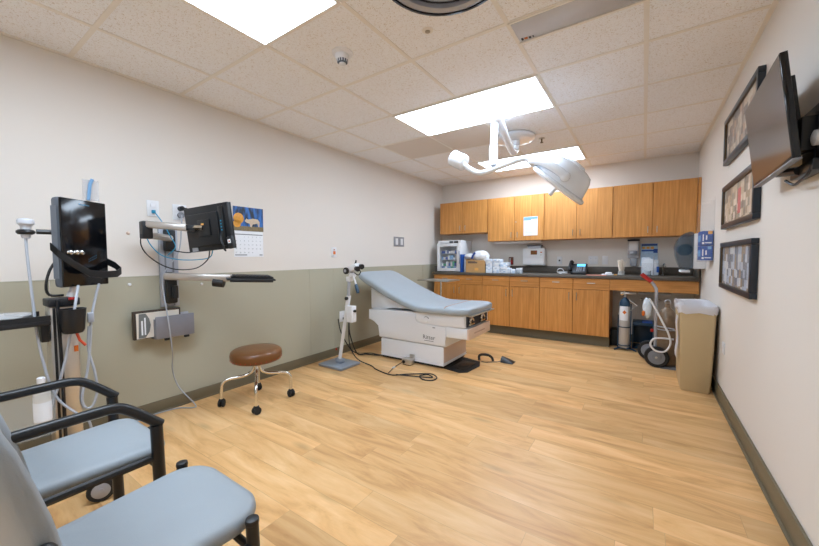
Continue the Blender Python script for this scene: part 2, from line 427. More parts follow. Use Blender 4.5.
t = thing('sprinkler_head', 'small dark fire sprinkler hanging from the ceiling near the last light', 'sprinkler', (2.02, 1.36, H))
c = (2.02, 1.36, H)
part('escutcheon', MB().lathe([(.03, 0), (.03, -.004), (.012, -.008)], c), M_nickel, t)
part('head', MB().lathe([(.008, -.006), (.007, -.04), (.017, -.044), (.017, -.047)], c, seg=12), mat('sprinkler_brass', (110, 96, 76), .4, .7), t)

part_grey = struct('trim_3', BOX(.4795+.012, GX0+T-.012+.0, T+.012, 2*T-.012, H-.003, H-.0005).box(GX0+T+.012, GX0+2*T, T+.012, 2*T-.012, H-.003, H-.0005), mat('plain_ceiling_panel', (224, 214, 204), .8, var=0))

# ------------------------------------------------------------------ surgical lamp on the ceiling
t = thing('exam_lamp', 'white articulated ceiling surgical lamp with dome head over the exam table', 'surgical lamp', (1.80, 1.1, H))
part('ceiling_plate', MB().lathe([(.195, 0), (.205, -.008), (.205, -.030), (.19, -.042), (.15, -.046), (.02, -.046)], (1.80, 1.15, H), seg=48), M_enamel, t, ang=50)
part('drop_tube', MB().lathe([(.045, -.045), (.045, -.09), (.036, -.094), (.032, -.15), (.030, -.155)], (1.81, 1.15, H), seg=24), M_enamel, t)
E1 = Vector((1.80, 1.1, 2.10)); E2 = Vector((1.905, .36, 2.285))
mb = MB().tube([(1.81, 1.15, 2.25), (1.812, 1.145, 2.225), (1.808, 1.11, 2.198), (1.808, 1.04, 2.197), (1.818, .96, 2.210), E2], .034, 16, smooth=5)
part('spring_arm', mb, M_enamel, t)
part('elbow', MB().sphere(E2, .042), M_enamel, t)
E2 = Vector((1.875, .385, 2.285))
part('drop_post', MB().cyl(E2, (1.862, .39, 2.05), .030).cyl((1.862, .39, 2.06), (1.86, .39, 1.90), .035), M_enamel, t)
part('post_tip', MB().cyl((1.86, .39, 1.905), (1.86, .39, 1.878), .018), M_lgrey, t)
part('yoke', MB().tube([(1.585, .39, 1.955), (1.64, .39, 1.905), (1.71, .39, 1.863), (1.78, .39, 1.852), (1.90, .39, 1.876), (2.0, .39, 1.898), (2.09, .39, 1.914), (2.15, .39, 1.908), (2.20, .39, 1.865)], .023, 14, smooth=5), M_enamel, t)
mb = MB().lathe([(.04, 0), (.066, .006), (.070, .012), (.070, .135), (.064, .142), (.03, .142)], (1.60, .39, 1.955), (-.86, 0, .50), seg=28)
part('counterweight', mb, M_enamel, t, label='drum-shaped counterweight at the free end of the arm')
hc = Vector((2.375, .39, 1.672)); ax = Vector((.68, -.05, .73)).normalized()
part('head_rim', MB().lathe([(.19, .008), (.222, -.014), (.232, 0), (.228, .016), (.205, .026), (.16, .028)], hc, ax, seg=48), M_enamel, t)
part('head_dome', MB().lathe([(.205, .018), (.198, .05), (.188, .09), (.172, .135), (.15, .165), (.10, .182), (.02, .186)], hc, ax, seg=40), M_enamel, t, ang=60)
part('head_cap', MB().lathe([(.075, .17), (.08, .185), (.07, .198), (.02, .204)], hc, ax, seg=32), M_enamel, t)
part('fork_arm', MB().tube([(2.18, .38, 1.88), (2.26, .26, 1.845), (2.35, .195, 1.79), (2.43, .18, 1.725), (2.46, .19, 1.69)], .030, 12, smooth=5).sphere((2.46, .19, 1.69), .036, (1, 1, 1), 16), M_enamel, t)
b1 = ax.orthogonal().normalized(); b2 = ax.cross(b1)
part('lens', MB().lathe([(.185, .006), (.185, -.004), (.10, -.012), (.02, -.012)], hc, ax, seg=40), mat('lamp_lens', (206, 212, 222), .2, var=0), t)
part('grip_handle', MB().lathe([(.016, -.01), (.013, -.05), (.017, -.06), (.017, -.085), (.01, -.09)], hc+Vector((-.045, 0, .02))*0-b2*0, ax, seg=14), M_enamel, t)
part('yoke_joint', MB().cyl((2.16, .39, 1.905), (2.235, .39, 1.83), .034), M_enamel, t)

# ------------------------------------------------------------------ cabinets
CX0, CW = .135, .4104
YU, YL = 2.574, 2.369
def pull(parent, p0, p1, n=(0, -1, 0)):
    p0, p1, n = Vector(p0), Vector(p1), Vector(n)
    mb = MB().tube([p0, p0+n*.022, p1+n*.022, p1], .0045, 6)
    return part('handle', mb, M_nickel, parent)
def upper(i0, z0, label):
    x0 = CX0+i0*CW; x1 = x0+2*CW
    t = thing('wall_cabinet', label, 'cabinet', ((x0+x1)/2, BY, z0), 'oak-fronted wall cabinets')
    part('body', BOX(x0+.001, x1-.001, YU+.022, BY-.002, z0, 2.0), M_wood, t)
    for k in (0, 1):
        a = x0+k*CW; d = part('door', BOX(a+.003, a+CW-.003, YU, YU+.019, z0+.002, 1.998, bev=.0015, seg=1), M_wood, t)
        hx = a+CW-.045 if k == 0 else a+.045
        pull(d, (hx, YU, z0+.05), (hx, YU, z0+.12))
        if i0 == 2 and k == 1: part('lock', MB().cyl((a+.02, YU, z0+.27), (a+.02, YU-.006, z0+.27), .008), M_nickel, d)
    return t
upper(0, 1.497, 'short two-door wall cabinet above the countertop fridge')
upper(2, 1.358, 'tall two-door wall cabinet with a white sheet on its door')
upper(4, 1.358, 'tall two-door wall cabinet above the phone')
t = upper(6, 1.358, 'rightmost tall two-door wall cabinet, beside the right wall')
part('filler_strip', BOX(CX0+8*CW+.001, W-.002, YU+.004, YU+.03, 1.358, 2.0), M_wood, t)
def base(i0, label):
    x0 = CX0+i0*CW; x1 = x0+2*CW
    t = thing('base_cabinet', label, 'cabinet', ((x0+x1)/2, BY, 0), 'oak-fronted base cabinets')
    part('body', BOX(x0+.001, x1-.001, YL+.022, BY-.014, .1305, .848), M_wood, t)
    part('toe_kick', BOX(x0+.0, x1-.0, YL+.07, BY-.014, 0, .1295), M_kick, t)
    for k in (0, 1):
        a = x0+k*CW
        d = part('drawer', BOX(a+.003, a+CW-.003, YL, YL+.019, .712, .846, bev=.0015, seg=1), M_woodh, t)
        pull(d, (a+CW/2-.042, YL, .792), (a+CW/2+.042, YL, .792))
        d = part('door', BOX(a+.003, a+CW-.003, YL, YL+.019, .134, .706, bev=.0015, seg=1), M_wood, t)
        hx = a+CW-.045 if k == 0 else a+.045
        pull(d, (hx, YL, .57), (hx, YL, .66))
    return t
base(0, 'leftmost base cabinet with two drawers and doors, below the fridge')
base(2, 'middle base cabinet with two drawers and doors, beyond the exam table foot')
base(4, 'right base cabinet with two drawers and doors, next to the open knee space')
AX0 = CX0+6*CW
t = thing('counter_apron', 'plain wooden apron panel below the countertop over the knee space', 'apron panel', ((AX0+W)/2, YL, .71))
part('front_panel', BOX(AX0+.002, W-.015, YL, YL+.019, .712, .846, bev=.0015, seg=1), M_woodh, t)
part('back_rail', BOX(AX0+.01, W-.015, YL+.03, YL+.06, .73, .845), M_dark, t)
t = thing('countertop', 'long dark grey laminate countertop with backsplash along the back wall', 'countertop', ((CX0+W)/2, BY, .85))
part('worktop', BOX(CX0-.02, W-.004, YL-.02, BY-.003, .85, .8875, bev=.004), M_counter, t)
part('backsplash', BOX(CX0-.02, W-.004, BY-.022, BY-.003, .888, .985, bev=.002), M_counter, t)
part('side_splash', BOX(W-.022, W-.004, YL+.01, BY-.023, .888, .985, bev=.002).box(CX0-.02, CX0-.004, YL+.05, BY-.023, .888, .985, bev=.002), M_counter, t)
# under cabinet light strips
t = thing('under_cabinet_light', 'slim white light housing under the tall cabinet above the boxes', 'light strip', (1.35, 2.72, 1.35))
part('housing', BOX(1.02, 1.72, 2.66, 2.76, 1.328, 1.356, bev=.004), M_frame, t)
part('lens', BOX(1.04, 1.70, 2.665, 2.75, 1.322, 1.327), M_white, t)

CT = .8885
# ------------------------------------------------------------------ on the counter
def fridge():
    t = thing('vaccine_fridge', 'small white countertop fridge with a glass door full of vials', 'fridge', (.33, 2.62, CT))
    x0, x1, y0, y1, z0, z1 = .155, .565, 2.47, 2.86, CT+.012, 1.388
    mb = MB().box(x0, x0+.03, y0, y1, z0, z1, bev=.004).box(x1-.03, x1, y0, y1, z0, z1, bev=.004)
    mb.box(x0+.03, x1-.03, y1-.03, y1, z0, z1).box(x0+.03, x1-.03, y0, y1-.03, z1-.045, z1, bev=.004).box(x0+.03, x1-.03, y0, y1-.03, z0, z0+.03)
    part('body', mb, M_white, t)
    mb = MB()
    for x in (x0+.03, x1-.03):
        for y in (y0+.03, y1-.03): mb.cyl((x, y, CT), (x, y, CT+.0125), .014, seg=12)
    part('foot', mb, M_black, t)
    yd = y0-.035; zd1 = z1-.05
    mb = MB().box(x0, x0+.045, yd, y0-.002, z0, zd1, bev=.004).box(x1-.06, x1, yd, y0-.002, z0, zd1, bev=.004)
    mb.box(x0+.045, x1-.06, yd, y0-.002, z0, z0+.05, bev=.003).box(x0+.045, x1-.06, yd, y0-.002, zd1-.045, zd1, bev=.003)
    d = part('door', mb, M_white, t)
    part('glass_pane', BOX(x0+.045, x1-.06, yd+.012, yd+.016, z0+.05, zd1-.045), M_clear, d)
    part('handle', BOX(x1-.016, x1-.004, yd-.02, yd-.001, z0+.12, zd1-.12, bev=.003), M_lgrey, d)
    part('control_panel', BOX(x0+.21, x0+.27, y0-.006, y0-.001, z1-.04, z1-.012), M_inkd, t)
    part('display', BOX(x0+.29, x0+.36, y0-.006, y0-.001, z1-.04, z1-.012), M_black, t)
    mb = MB()
    for z in (CT+.09, CT+.19, CT+.29):
        for k in range(9): mb.tube([(x0+.045+k*.036, y0+.02, z), (x0+.045+k*.036, y1-.04, z)], .002, 5)
        mb.tube([(x0+.03, y0+.02, z), (x1-.03, y0+.02, z)], .003, 5)
    part('wire_shelf', mb, M_lgrey, t)
    random.seed(4)
    cols = [M_white, M_blue, M_lblue, M_white, M_paper, M_green]
    for z in (CT+.045, CT+.094, CT+.194, CT+.294):
        x = x0+.05
        while x < x1-.085:
            wd = random.uniform(.025, .05); hh = random.uniform(.035, .075)
            if z > CT+.27: hh = min(hh, .05)
            o = part('vaccine_box', BOX(x, x+wd-.004, y0+.03, y0+.03+random.uniform(.05, .12), z, z+min(hh, .042 if z < CT+.05 else .09)), random.choice(cols))
            m_ = o.data.materials[0].name
            tag(o, 'small medicine carton on a wire shelf inside the countertop fridge', 'medicine carton', 'medicine cartons inside the fridge')
            x += wd
fridge()
o = part('blue_binder', BOX(.578, .602, 2.415, 2.62, CT, 1.165, bev=.002), M_blue); tag(o, 'tall blue folder standing upright against the fridge', 'folder')
o = part('white_binder', BOX(.604, .625, 2.50, 2.62, CT, 1.12, bev=.002), M_paper); tag(o, 'white folder standing upright between the blue folder and cardboard box', 'folder')
t = thing('cardboard_box', 'open brown cardboard box of supplies beside the fridge on the counter', 'box', (.81, 2.52, CT))
mb = MB().box(.665, .67, 2.43, 2.65, CT, 1.09).box(.965, .97, 2.43, 2.65, CT, 1.06).box(.67, .965, 2.43, 2.435, CT, 1.075).box(.67, .965, 2.645, 2.65, CT, 1.09).box(.67, .965, 2.435, 2.645, CT, CT+.005)
part('carton', mb, M_card, t)
part('printed_band', BOX(.70, .85, 2.4285, 2.4299, 1.03, 1.045).box(.70, .82, 2.4285, 2.4299, 1.052, 1.06), M_inkd, t)
part('label', BOX(.81, .87, 2.4285, 2.4299, .92, .96), M_yellow, t)
def puff(c, r, sc, seed, name='plastic_bag', m=None, parent=None):
    random.seed(seed); mb = MB().sphere(c, r, sc, 22)
    for v in mb.bm.verts:
        d = (v.co-Vector(c)); v.co += d*random.uniform(-.10, .12)
    return part(name, mb, m or M_paper, parent, sub=1)
o = thing('supply_bag', 'white plastic bag with blue print bulging out of the cardboard box', 'plastic bag', (.84, 2.54, 1.09))
puff((.88, 2.50, 1.135), .12, (1.1, .7, .72), 2, 'bag', M_white, o)
puff((.70, 2.50, 1.135), .07, (1.3, .8, .6), 3, 'bag_neck', M_white, o)
puff((.955, 2.50, 1.08), .075, (.75, .7, 1.0), 6, 'bag_fold', M_white, o)
part('printed_stripe', MB().tube([(.765, 2.425, 1.10), (.79, 2.415, 1.15), (.82, 2.42, 1.19)], .014, 8, smooth=3), M_blue, o)
# stacked packs
random.seed(7)
M_pack = patch_mat('printed_white_carton', [(234, 238, 244), (226, 232, 240), (190, 206, 226), (236, 240, 244), (206, 216, 230)], 30, 30, 45)
def pack(x, y, z, sx, sy, sz, lab): 
    o = part('supply_carton', BOX(x, x+sx, y, y+sy, z, z+sz, bev=.002), M_pack); return tag(o, lab, 'carton', 'white cartons stacked by the cardboard box')
zs = [CT, CT+.051, CT+.102, CT+.153]
names = ['lower', 'second', 'third', 'top']
for r in range(4):
    for c_ in range(3 - (r > 2)):
        x = .99+c_*.11+random.uniform(-.004, .004)
        pack(x, 2.42+random.uniform(0, .015), zs[r]+.0005*r, .1, .15, .0505, 'white printed carton in the %s row of the stack, %s' % (names[r], ['beside the cardboard box', 'middle of the stack', 'toward the small jars'][c_]))
for k, (x, h_) in enumerate(((1.305, .075), (1.37, .06))):
    o = part('supply_carton', BOX(x, x+.055, 2.42, 2.49, CT, CT+h_, bev=.002), M_pack)
    tag(o, ['small white carton just right of the carton stack', 'smallest white carton beside the glass jars'][k], 'carton')
for k, (x, y) in enumerate(((1.455, 2.46), (1.50, 2.44), (1.48, 2.53))):
    t = thing('small_jar', ['small clear jar nearest the carton stack', 'small clear jar at the right end of the jars', 'small clear jar behind the other two jars'][k], 'jar', (x, y, CT), 'small jars on the counter')
    part('jar_body', MB().lathe([(.022, 0), (.024, .006), (.024, .05), (.02, .056)], (x, y, CT), seg=16), mat('jar_glass', (196, 206, 216), .15, trans=.3, var=0), t)
    part('lid', MB().lathe([(.023, .0565), (.023, .072), (.02, .074)], (x, y, CT), seg=16), M_white, t)
t = thing('wall_plaque', 'small brown and red wooden plaque standing on the backsplash behind the cartons', 'plaque', (1.22, BY, 1.03))
part('plaque', BOX(1.185, 1.255, BY-.016, BY-.001, 1.0, 1.12, bev=.003), mat('dark_wood', (110, 66, 40), .5), t)
part('red_knob', BOX(1.215, 1.245, BY-.022, BY-.0165, 1.01, 1.07), M_red, t)
part('white_tip', BOX(1.2, 1.212, BY-.020, BY-.0165, 1.03, 1.10), M_paper, t)
# wall mounted unit
t = thing('wall_dispenser', 'white wall-mounted dispenser box with a small amber window', 'dispenser', (1.59, BY, 1.0))
part('housing', BOX(1.435, 1.745, BY-.13, BY-.002, 1.0, 1.245, bev=.006), M_white, t)
part('lower_door', BOX(1.445, 1.735, BY-.138, BY-.131, 1.01, 1.12, bev=.003), M_white, t)
part('window', BOX(1.55, 1.64, BY-.134, BY-.131, 1.155, 1.215), mat('amber_window', (130, 84, 46), .25), t)
part('red_mark', BOX(1.615, 1.63, BY-.1365, BY-.1345, 1.19, 1.205), M_red, t)
part('lock', MB().cyl((1.695, BY-.1315, 1.15), (1.695, BY-.14, 1.15), .008, seg=12), M_nickel, t)
part('warning_label', BOX(1.685, 1.71, BY-.1335, BY-.1312, 1.18, 1.195), M_orange, t)
part('top_slot', BOX(1.5, 1.69, BY-.12, BY-.02, 1.2455, 1.285, bev=.006), M_lgrey, t)
part('slot_cover', BOX(1.495, 1.695, BY-.125, BY-.015, 1.2855, 1.292), M_inkd, t)
def plate(x0, x1, z0, z1, label, cat='outlet', name='wall_outlet', kind='outlet', n=1):
    t = thing(name, label, cat, ((x0+x1)/2, BY, z0))
    part('cover_plate', BOX(x0, x1, BY-.006, BY-.0005, z0, z1, bev=.0015), M_white, t)
    wd = (x1-x0)/n
    for k in range(n):
        xc = x0+wd*(k+.5)
        if kind == 'outlet':
            for zc in (z0+(z1-z0)*.3, z0+(z1-z0)*.7):
                s_ = part('socket', MB().cyl((xc, BY-.0062, zc), (xc, BY-.008, zc), .015, seg=14), M_appl, t)
                part('slots', BOX(xc-.006, xc-.0035, BY-.0088, BY-.0081, zc-.005, zc+.005).box(xc+.0035, xc+.006, BY-.0088, BY-.0081, zc-.005, zc+.005), M_inkd, s_)
        elif kind == 'switch':
            part('toggle', BOX(xc-.005, xc+.005, BY-.016, BY-.0062, (z0+z1)/2-.008, (z0+z1)/2+.012, bev=.002), M_white, t)
        else:
            part('jack', BOX(xc-.01, xc+.01, BY-.009, BY-.0062, (z0+z1)/2-.012, (z0+z1)/2+.012), M_inkd, t)
plate(1.888, 1.957, 1.01, 1.125, 'white wall data plate above the white cord coil left of the phone', 'wall plate', 'data_outlet', 'jack')
plate(2.296, 2.414, 1.015, 1.13, 'white double power outlet plate on the wall right of the phone', n=2)
plate(2.462, 2.532, 1.015, 1.13, 'white single light switch on the back wall above the papers', 'light switch', 'light_switch', 'switch')
# phone
t = thing('desk_phone', 'black desk phone with lit blue display on the countertop', 'telephone', (2.2, 2.62, CT))
poly = [(2.52, CT), (2.68, CT), (2.68, CT+.135), (2.66, CT+.14), (2.52, CT+.03)]
part('base', MB().prism(poly, 2.13, 2.315, 'x', bev=.006), M_black, t)
up = Vector((0, .14, .11)).normalized(); rt = Vector((1, 0, 0)); nn = rt.cross(up)
def on_ph(x, s, dx, ds, h_, mb):
    P = Vector((x, 2.52, CT+.03))+up*s+nn*.001
    return mb.box(-dx/2, dx/2, -ds/2, ds/2, 0, h_, M=face_M(P, rt, up))
part('display', on_ph(2.245, .14, .1, .045, .004, MB()), M_lcd, t)
mb = MB()
for i in range(3):
    for j in range(4): on_ph(2.205+i*.022, .03+j*.02, .016, .013, .004, mb)
for j in range(5): on_ph(2.285, .03+j*.018, .02, .01, .004, mb)
part('keypad', mb, M_greyp, t)
mb = MB().tube([(2.13, 2.515, CT+.06), (2.118, 2.53, CT+.085), (2.118, 2.60, CT+.135), (2.118, 2.66, CT+.165), (2.13, 2.68, CT+.16)], .02, 10, smooth=4)
mb.sphere((2.122, 2.53, CT+.062), .03, (1, 1, .8), 12).sphere((2.122, 2.67, CT+.15), .03, (1, 1, .8), 12)
part('handset', mb, M_black, t)
pts = [(2.03+.055*math.cos(a), 2.55+.045*math.sin(a), CT+.008+.012*(a/6)) for a in [k*.45 for k in range(42)]]
o = part('coiled_cord', MB().tube(pts[:30], .005, 6, smooth=2).tube([(2.0+.04*math.cos(a), 2.55, CT+.04+.035*math.sin(a)) for a in [k*.4 for k in range(15)]], .004, 6, smooth=2), M_white)
tag(o, 'white cord lying in a loose coil left of the phone', 'cord')
o = part('paper_sheet', BOX(2.33, 2.55, 2.37, 2.50, CT, CT+.004), M_pinkp); tag(o, 'salmon coloured paper lying flat on the counter', 'paper')
t = thing('instrument_pack', 'crumpled white instrument wrap lying right of the salmon paper', 'wrap', (2.58, 2.60, CT))
part('wrapper', MB().box(2.49, 2.62, 2.54, 2.64, CT, CT+.012, bev=.003).box(2.53, 2.60, 2.56, 2.62, CT+.0125, CT+.035, bev=.006), M_paper, t)
part('tan_tip', BOX(2.625, 2.66, 2.52, 2.54, CT, CT+.012, bev=.003), M_yellow, t)
t = thing('swab_cup', 'clear cup filled with upright pale swabs on the counter', 'cup of swabs', (2.70, 2.60, CT))
part('cup', MB().lathe([(.036, 0), (.040, .004), (.040, .012), (.035, .014), (.037, .05), (.035, .05), (.033, .016), (.02, .015)], (2.70, 2.60, CT)), mat('cup_plastic', (226, 224, 220), .25, trans=.4, var=0), t)
random.seed(5); mb = MB()
for k in range(44):
    a = random.uniform(0, 2*PI); r = random.uniform(0, .028); b = random.uniform(.6, 1.35)
    p0 = (2.70+r*math.cos(a)*.8, 2.60+r*math.sin(a)*.8, CT+.018); p1 = (2.70+r*math.cos(a)*b*1.6, 2.60+r*math.sin(a)*b*1.6, CT+random.uniform(.14, .19))
    mb.tube([p0, p1], .0028, 5)
    mb.sphere(p1, .0045, (1, 1, 1.6), 8)
o = part('swabs', mb, mat('swab_white', (240, 226, 208), .8), t); o['kind'] = 'stuff'
t = thing('soap_dispenser', 'grey and clear wall soap dispenser between the swab cup and glove poster', 'soap dispenser', (2.815, BY, 1.0))
part('back_housing', BOX(2.755, 2.88, BY-.06, BY-.001, 1.10, 1.32, bev=.012), mat('dispenser_grey', (196, 196, 200), .4), t)
part('top_cap', BOX(2.752, 2.883, BY-.075, BY-.001, 1.321, 1.338, bev=.004), M_inkd, t)
part('front_cover', BOX(2.765, 2.87, BY-.10, BY-.061, 1.19, 1.315, bev=.012), M_white, t)
part('push_lever', MB().lathe([(.04, 0), (.045, .02), (.036, .045)], (2.817, BY-.085, 1.15), seg=20), M_lgrey, t)
part('soap_bag', BOX(2.785, 2.855, BY-.07, BY-.002, 1.0, 1.098, bev=.01), mat('soap_clear', (206, 214, 224), .2, trans=.4, var=0), t)
t = thing('hygiene_poster', 'pale blue hygiene poster on the wall behind the clear dispenser', 'poster', (2.985, BY, 1.09))
part('sheet', BOX(2.895, 3.075, BY-.003, BY-.0006, 1.0, 1.285), mat('poster_blue', (170, 200, 226), .5, var=.2, vscale=20), t)
mb = MB().box(2.905, 3.07, BY-.0042, BY-.0031, 1.255, 1.278).box(2.905, 3.03, BY-.0042, BY-.0031, 1.185, 1.205).box(3.03, 3.075, BY-.0044, BY-.0031, 1.165, 1.215)
part('printed_title', mb, M_blue, t)
mb = MB()
for k in range(3): mb.box(2.912+k*.045, 2.945+k*.045, BY-.0042, BY-.0031, 1.215, 1.245)
part('pictures', mb, M_yellow, t)
t = thing('mask_dispenser', 'clear plastic box of blue goods standing under the poster', 'dispenser box', (3.0, 2.68, CT))
mb = MB().box(2.90, 2.905, 2.6, 2.76, CT, 1.13).box(3.085, 3.09, 2.6, 2.76, CT, 1.10).box(2.905, 3.085, 2.6, 2.604, CT, 1.04).box(2.905, 3.085, 2.756, 2.76, CT, 1.16).box(2.905, 3.085, 2.604, 2.756, CT, CT+.004)
part('clear_case', mb, M_clear, t)
part('contents', MB().box(2.91, 3.0, 2.63, 2.75, CT+.005, 1.11, bev=.012).box(3.005, 3.08, 2.62, 2.75, CT+.005, 1.08, bev=.012), mat('pale_goods', (206, 216, 228), .4, var=.1), t)
part('round_lid', MB().cyl((2.985, 2.618, 1.02), (2.985, 2.609, 1.02), .075, seg=32), mat('frosted_lid', (222, 228, 236), .3, var=0), t)
part('blue_label', BOX(3.06, 3.084, 2.592, 2.599, .93, 1.0), M_blue, t)
part('post', MB().cyl((3.03, 2.61, CT+.005), (3.03, 2.61, 1.12), .006, seg=10), M_lgrey, t)
t = thing('faucet', 'small chrome gooseneck faucet at the right of the counter', 'faucet', (3.14, 2.72, CT))
part('neck', MB().tube([(3.13, 2.78, CT), (3.13, 2.78, CT+.11), (3.135, 2.76, CT+.14), (3.145, 2.71, CT+.14), (3.15, 2.69, CT+.11)], .007, 8, smooth=4), M_chrome, t)
part('base', MB().lathe([(.022, 0), (.02, .012), (.01, .014)], (3.13, 2.78, CT)), M_chrome, t)
part('lever', MB().tube([(3.14, 2.78, CT+.04), (3.17, 2.76, CT+.055)], .004, 6), M_chrome, t)
o = thing('notice_sheet', 'white printed sheet with blue heading taped to the cabinet door', 'notice', (1.6, YU, 1.42))
part('sheet', BOX(1.497, 1.69, YU-.003, YU-.001, 1.425, 1.69), M_paper, o)
part('heading', BOX(1.50, 1.687, YU-.0042, YU-.0031, 1.655, 1.685).box(1.50, 1.60, YU-.0042, YU-.0031, 1.64, 1.655), M_lblue, o)
mb = MB(); random.seed(3)
for k in range(9): mb.box(1.515, 1.515+random.uniform(.1, .16), YU-.0042, YU-.0031, 1.445+k*.02, 1.449+k*.02)
part('text_lines', mb, mat('pale_ink', (190, 200, 214), .7), o)

# towel dispenser on right wall
t = thing('paper_towel_dispenser', 'smoked blue paper towel dispenser on the right wall over the counter', 'towel dispenser', (3.4, 2.3, 1.0))
part('white_housing', BOX(3.352, W-.001, 2.05, 2.36, .995, 1.352, bev=.006), M_white, t)
prof = [(3.350, 1.0), (3.350, 1.362), (3.32, 1.375), (3.27, 1.355), (3.225, 1.30), (3.20, 1.22), (3.21, 1.12), (3.235, 1.04), (3.26, .99), (3.30, .98)]
part('smoked_cover', MB().prism(prof, 2.06, 2.35, 'y', bev=.008), M_smoke, t)
part('towel_roll', MB().cyl((3.285, 2.10, 1.19), (3.285, 2.31, 1.19), .06, seg=28), mat('towel_roll_blue', (24, 62, 86), .7), t)
part('paper_slot', BOX(3.25, 3.33, 2.10, 2.31, .955, .978, bev=.004), M_paper, t)

# glove box holder
t = thing('glove_box_holder', 'clear acrylic wall rack holding two blue glove boxes', 'glove rack', (W, 1.72, 1.06))
mb = MB().box(3.352, W-.001, 1.600, 1.603, 1.07, 1.62).box(3.352, W-.001, 1.86, 1.863, 1.07, 1.62).box(3.352, 3.355, 1.603, 1.86, 1.07, 1.15).box(3.355, W-.001, 1.603, 1.86, 1.07, 1.074).box(W-.004, W-.001, 1.603, 1.86, 1.075, 1.65)
part('clear_rack', mb, M_clear, t)
M_glove = mat('glove_box_blue', (18, 76, 160), .45, var=.1, vscale=30)
for k in (0, 1):
    z0 = 1.085+k*.135
    o = thing('glove_box', ['lower blue glove box in the clear wall rack', 'upper blue glove box with a tan corner in the clear wall rack'][k], 'glove box', (3.4, 1.73, z0), 'glove boxes in the wall rack')
    part('carton', BOX(3.36, W-.006, 1.609, 1.855, z0, z0+.13, bev=.002), M_glove, o)
    part('tear_opening', BOX(3.358, 3.3597, 1.65, 1.81, z0+.035, z0+.095), M_lblue, o)
    mb = MB().box(3.365, 3.38, 1.6075, 1.6087, z0+.012, z0+.03).box(3.368, 3.376, 1.6075, 1.6087, z0+.04, z0+.1).box(3.385, 3.43, 1.6075, 1.6087, z0+.02, z0+.028).box(3.39, 3.40, 1.6075, 1.6087, z0+.05, z0+.09)
    part('white_print', mb, M_paper, o)
    if k: part('tan_corner', BOX(3.405, 3.435, 1.6072, 1.6087, z0+.10, z0+.128), M_yellow, o)
    else: part('blue_flash', BOX(3.405, 3.43, 1.6072, 1.6087, z0+.10, z0+.125), M_lblue, o)

# ------------------------------------------------------------------ exam table
t = thing('exam_table', 'white power exam table with raised blue-grey vinyl back cushion', 'exam table', (.95, .85, 0))
part('floor_plinth', BOX(.50, 1.27, .575, 1.09, .004, .03), M_black, t)
part('lower_base', BOX(.49, 1.285, .562, 1.10, .030, .222, bev=.006), M_appl, t)
part('base_end_panel', BOX(1.2855, 1.289, .572, 1.09, .06, .215), M_applw, t)
part('base_trim', BOX(.486, 1.291, .556, 1.105, .055, .060).box(.486, 1.291, .556, 1.105, .030, .036), M_appl, t)
hp = [(.316, .536), (.312, .418), (.40, .405), (.462, .362), (.468, .231), (1.317, .229), (1.318, .437), (1.525, .437), (1.525, .568), (.98, .562), (.90, .546)]
part('housing', MB().prism(hp, .556, 1.14, 'y', bev=.008), M_appl, t)
part('side_panel', MB().prism([(.975, .45), (1.02, .437), (1.31, .432), (1.315, .238), (.474, .238), (.47, .36), (.405, .41), (.33, .423), (.33, .53), (.955, .53), (.96, .48)], .549, .5555, 'y', bev=.002), M_appl, t)
part('upper_side_panel', MB().prism([(.985, .46), (1.03, .445), (1.518, .443), (1.518, .562), (.985, .556), (.968, .54), (.966, .48)], .546, .5555, 'y', bev=.003), M_appl, t)
part('knob', MB().lathe([(.027, 0), (.030, .006), (.026, .014), (.02, .014)], (1.097, .547, .487), (0, -1, 0)), M_appl, t)
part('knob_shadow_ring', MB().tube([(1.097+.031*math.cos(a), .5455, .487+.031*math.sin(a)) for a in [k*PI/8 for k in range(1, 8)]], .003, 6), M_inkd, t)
mb = MB(); text_mb(mb, 'Ritter', .062, face_M((1.125, .5486, .305), (1, 0, 0), (0, 0, 1))); mb.box(1.07, 1.18, .548, .5495, .268, .273)
part('lettering', mb, M_ink, t)
part('release_slot', BOX(1.17, 1.20, .5475, .5488, .408, .416, bev=.0003), M_ink, t)
d = part('foot_drawer', BOX(1.322, 1.548, .552, 1.10, .332, .433, bev=.006), M_appl, t)
part('drawer_front', BOX(1.549, 1.566, .548, 1.105, .328, .436, bev=.005), M_applw, d)
part('drawer_grip', BOX(1.5665, 1.568, .68, .95, .372, .385), mat('worn_tan', (190, 160, 142), .6), d)
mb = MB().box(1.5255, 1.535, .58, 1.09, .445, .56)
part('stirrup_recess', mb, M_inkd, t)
for yy, l_ in ((.66, 'near'), (.94, 'far')):
    mb = MB().box(1.5355, 1.556, yy-.055, yy+.055, .462, .478, bev=.003).tube([(1.546, yy-.05, .49), (1.552, yy, .53), (1.546, yy+.05, .50)], .009, 8, smooth=4).cyl((1.546, yy-.03, .48), (1.546, yy-.03, .53), .012, seg=12)
    part('stirrup', mb, M_chrome, t)
mb = MB().prism([(1.50, .560), (1.588, .552), (1.600, .566), (1.59, .5665), (1.50, .5665)], .56, 1.14, 'y')
part('foot_pan', mb, M_steel, t)
part('back_support', MB().prism([(.30, .537), (.30, .80), (.34, .83), (.66, .655), (.90, .575), (.90, .565), (.60, .565), (.50, .537)], .62, 1.08, 'y', bev=.006), M_appl, t)
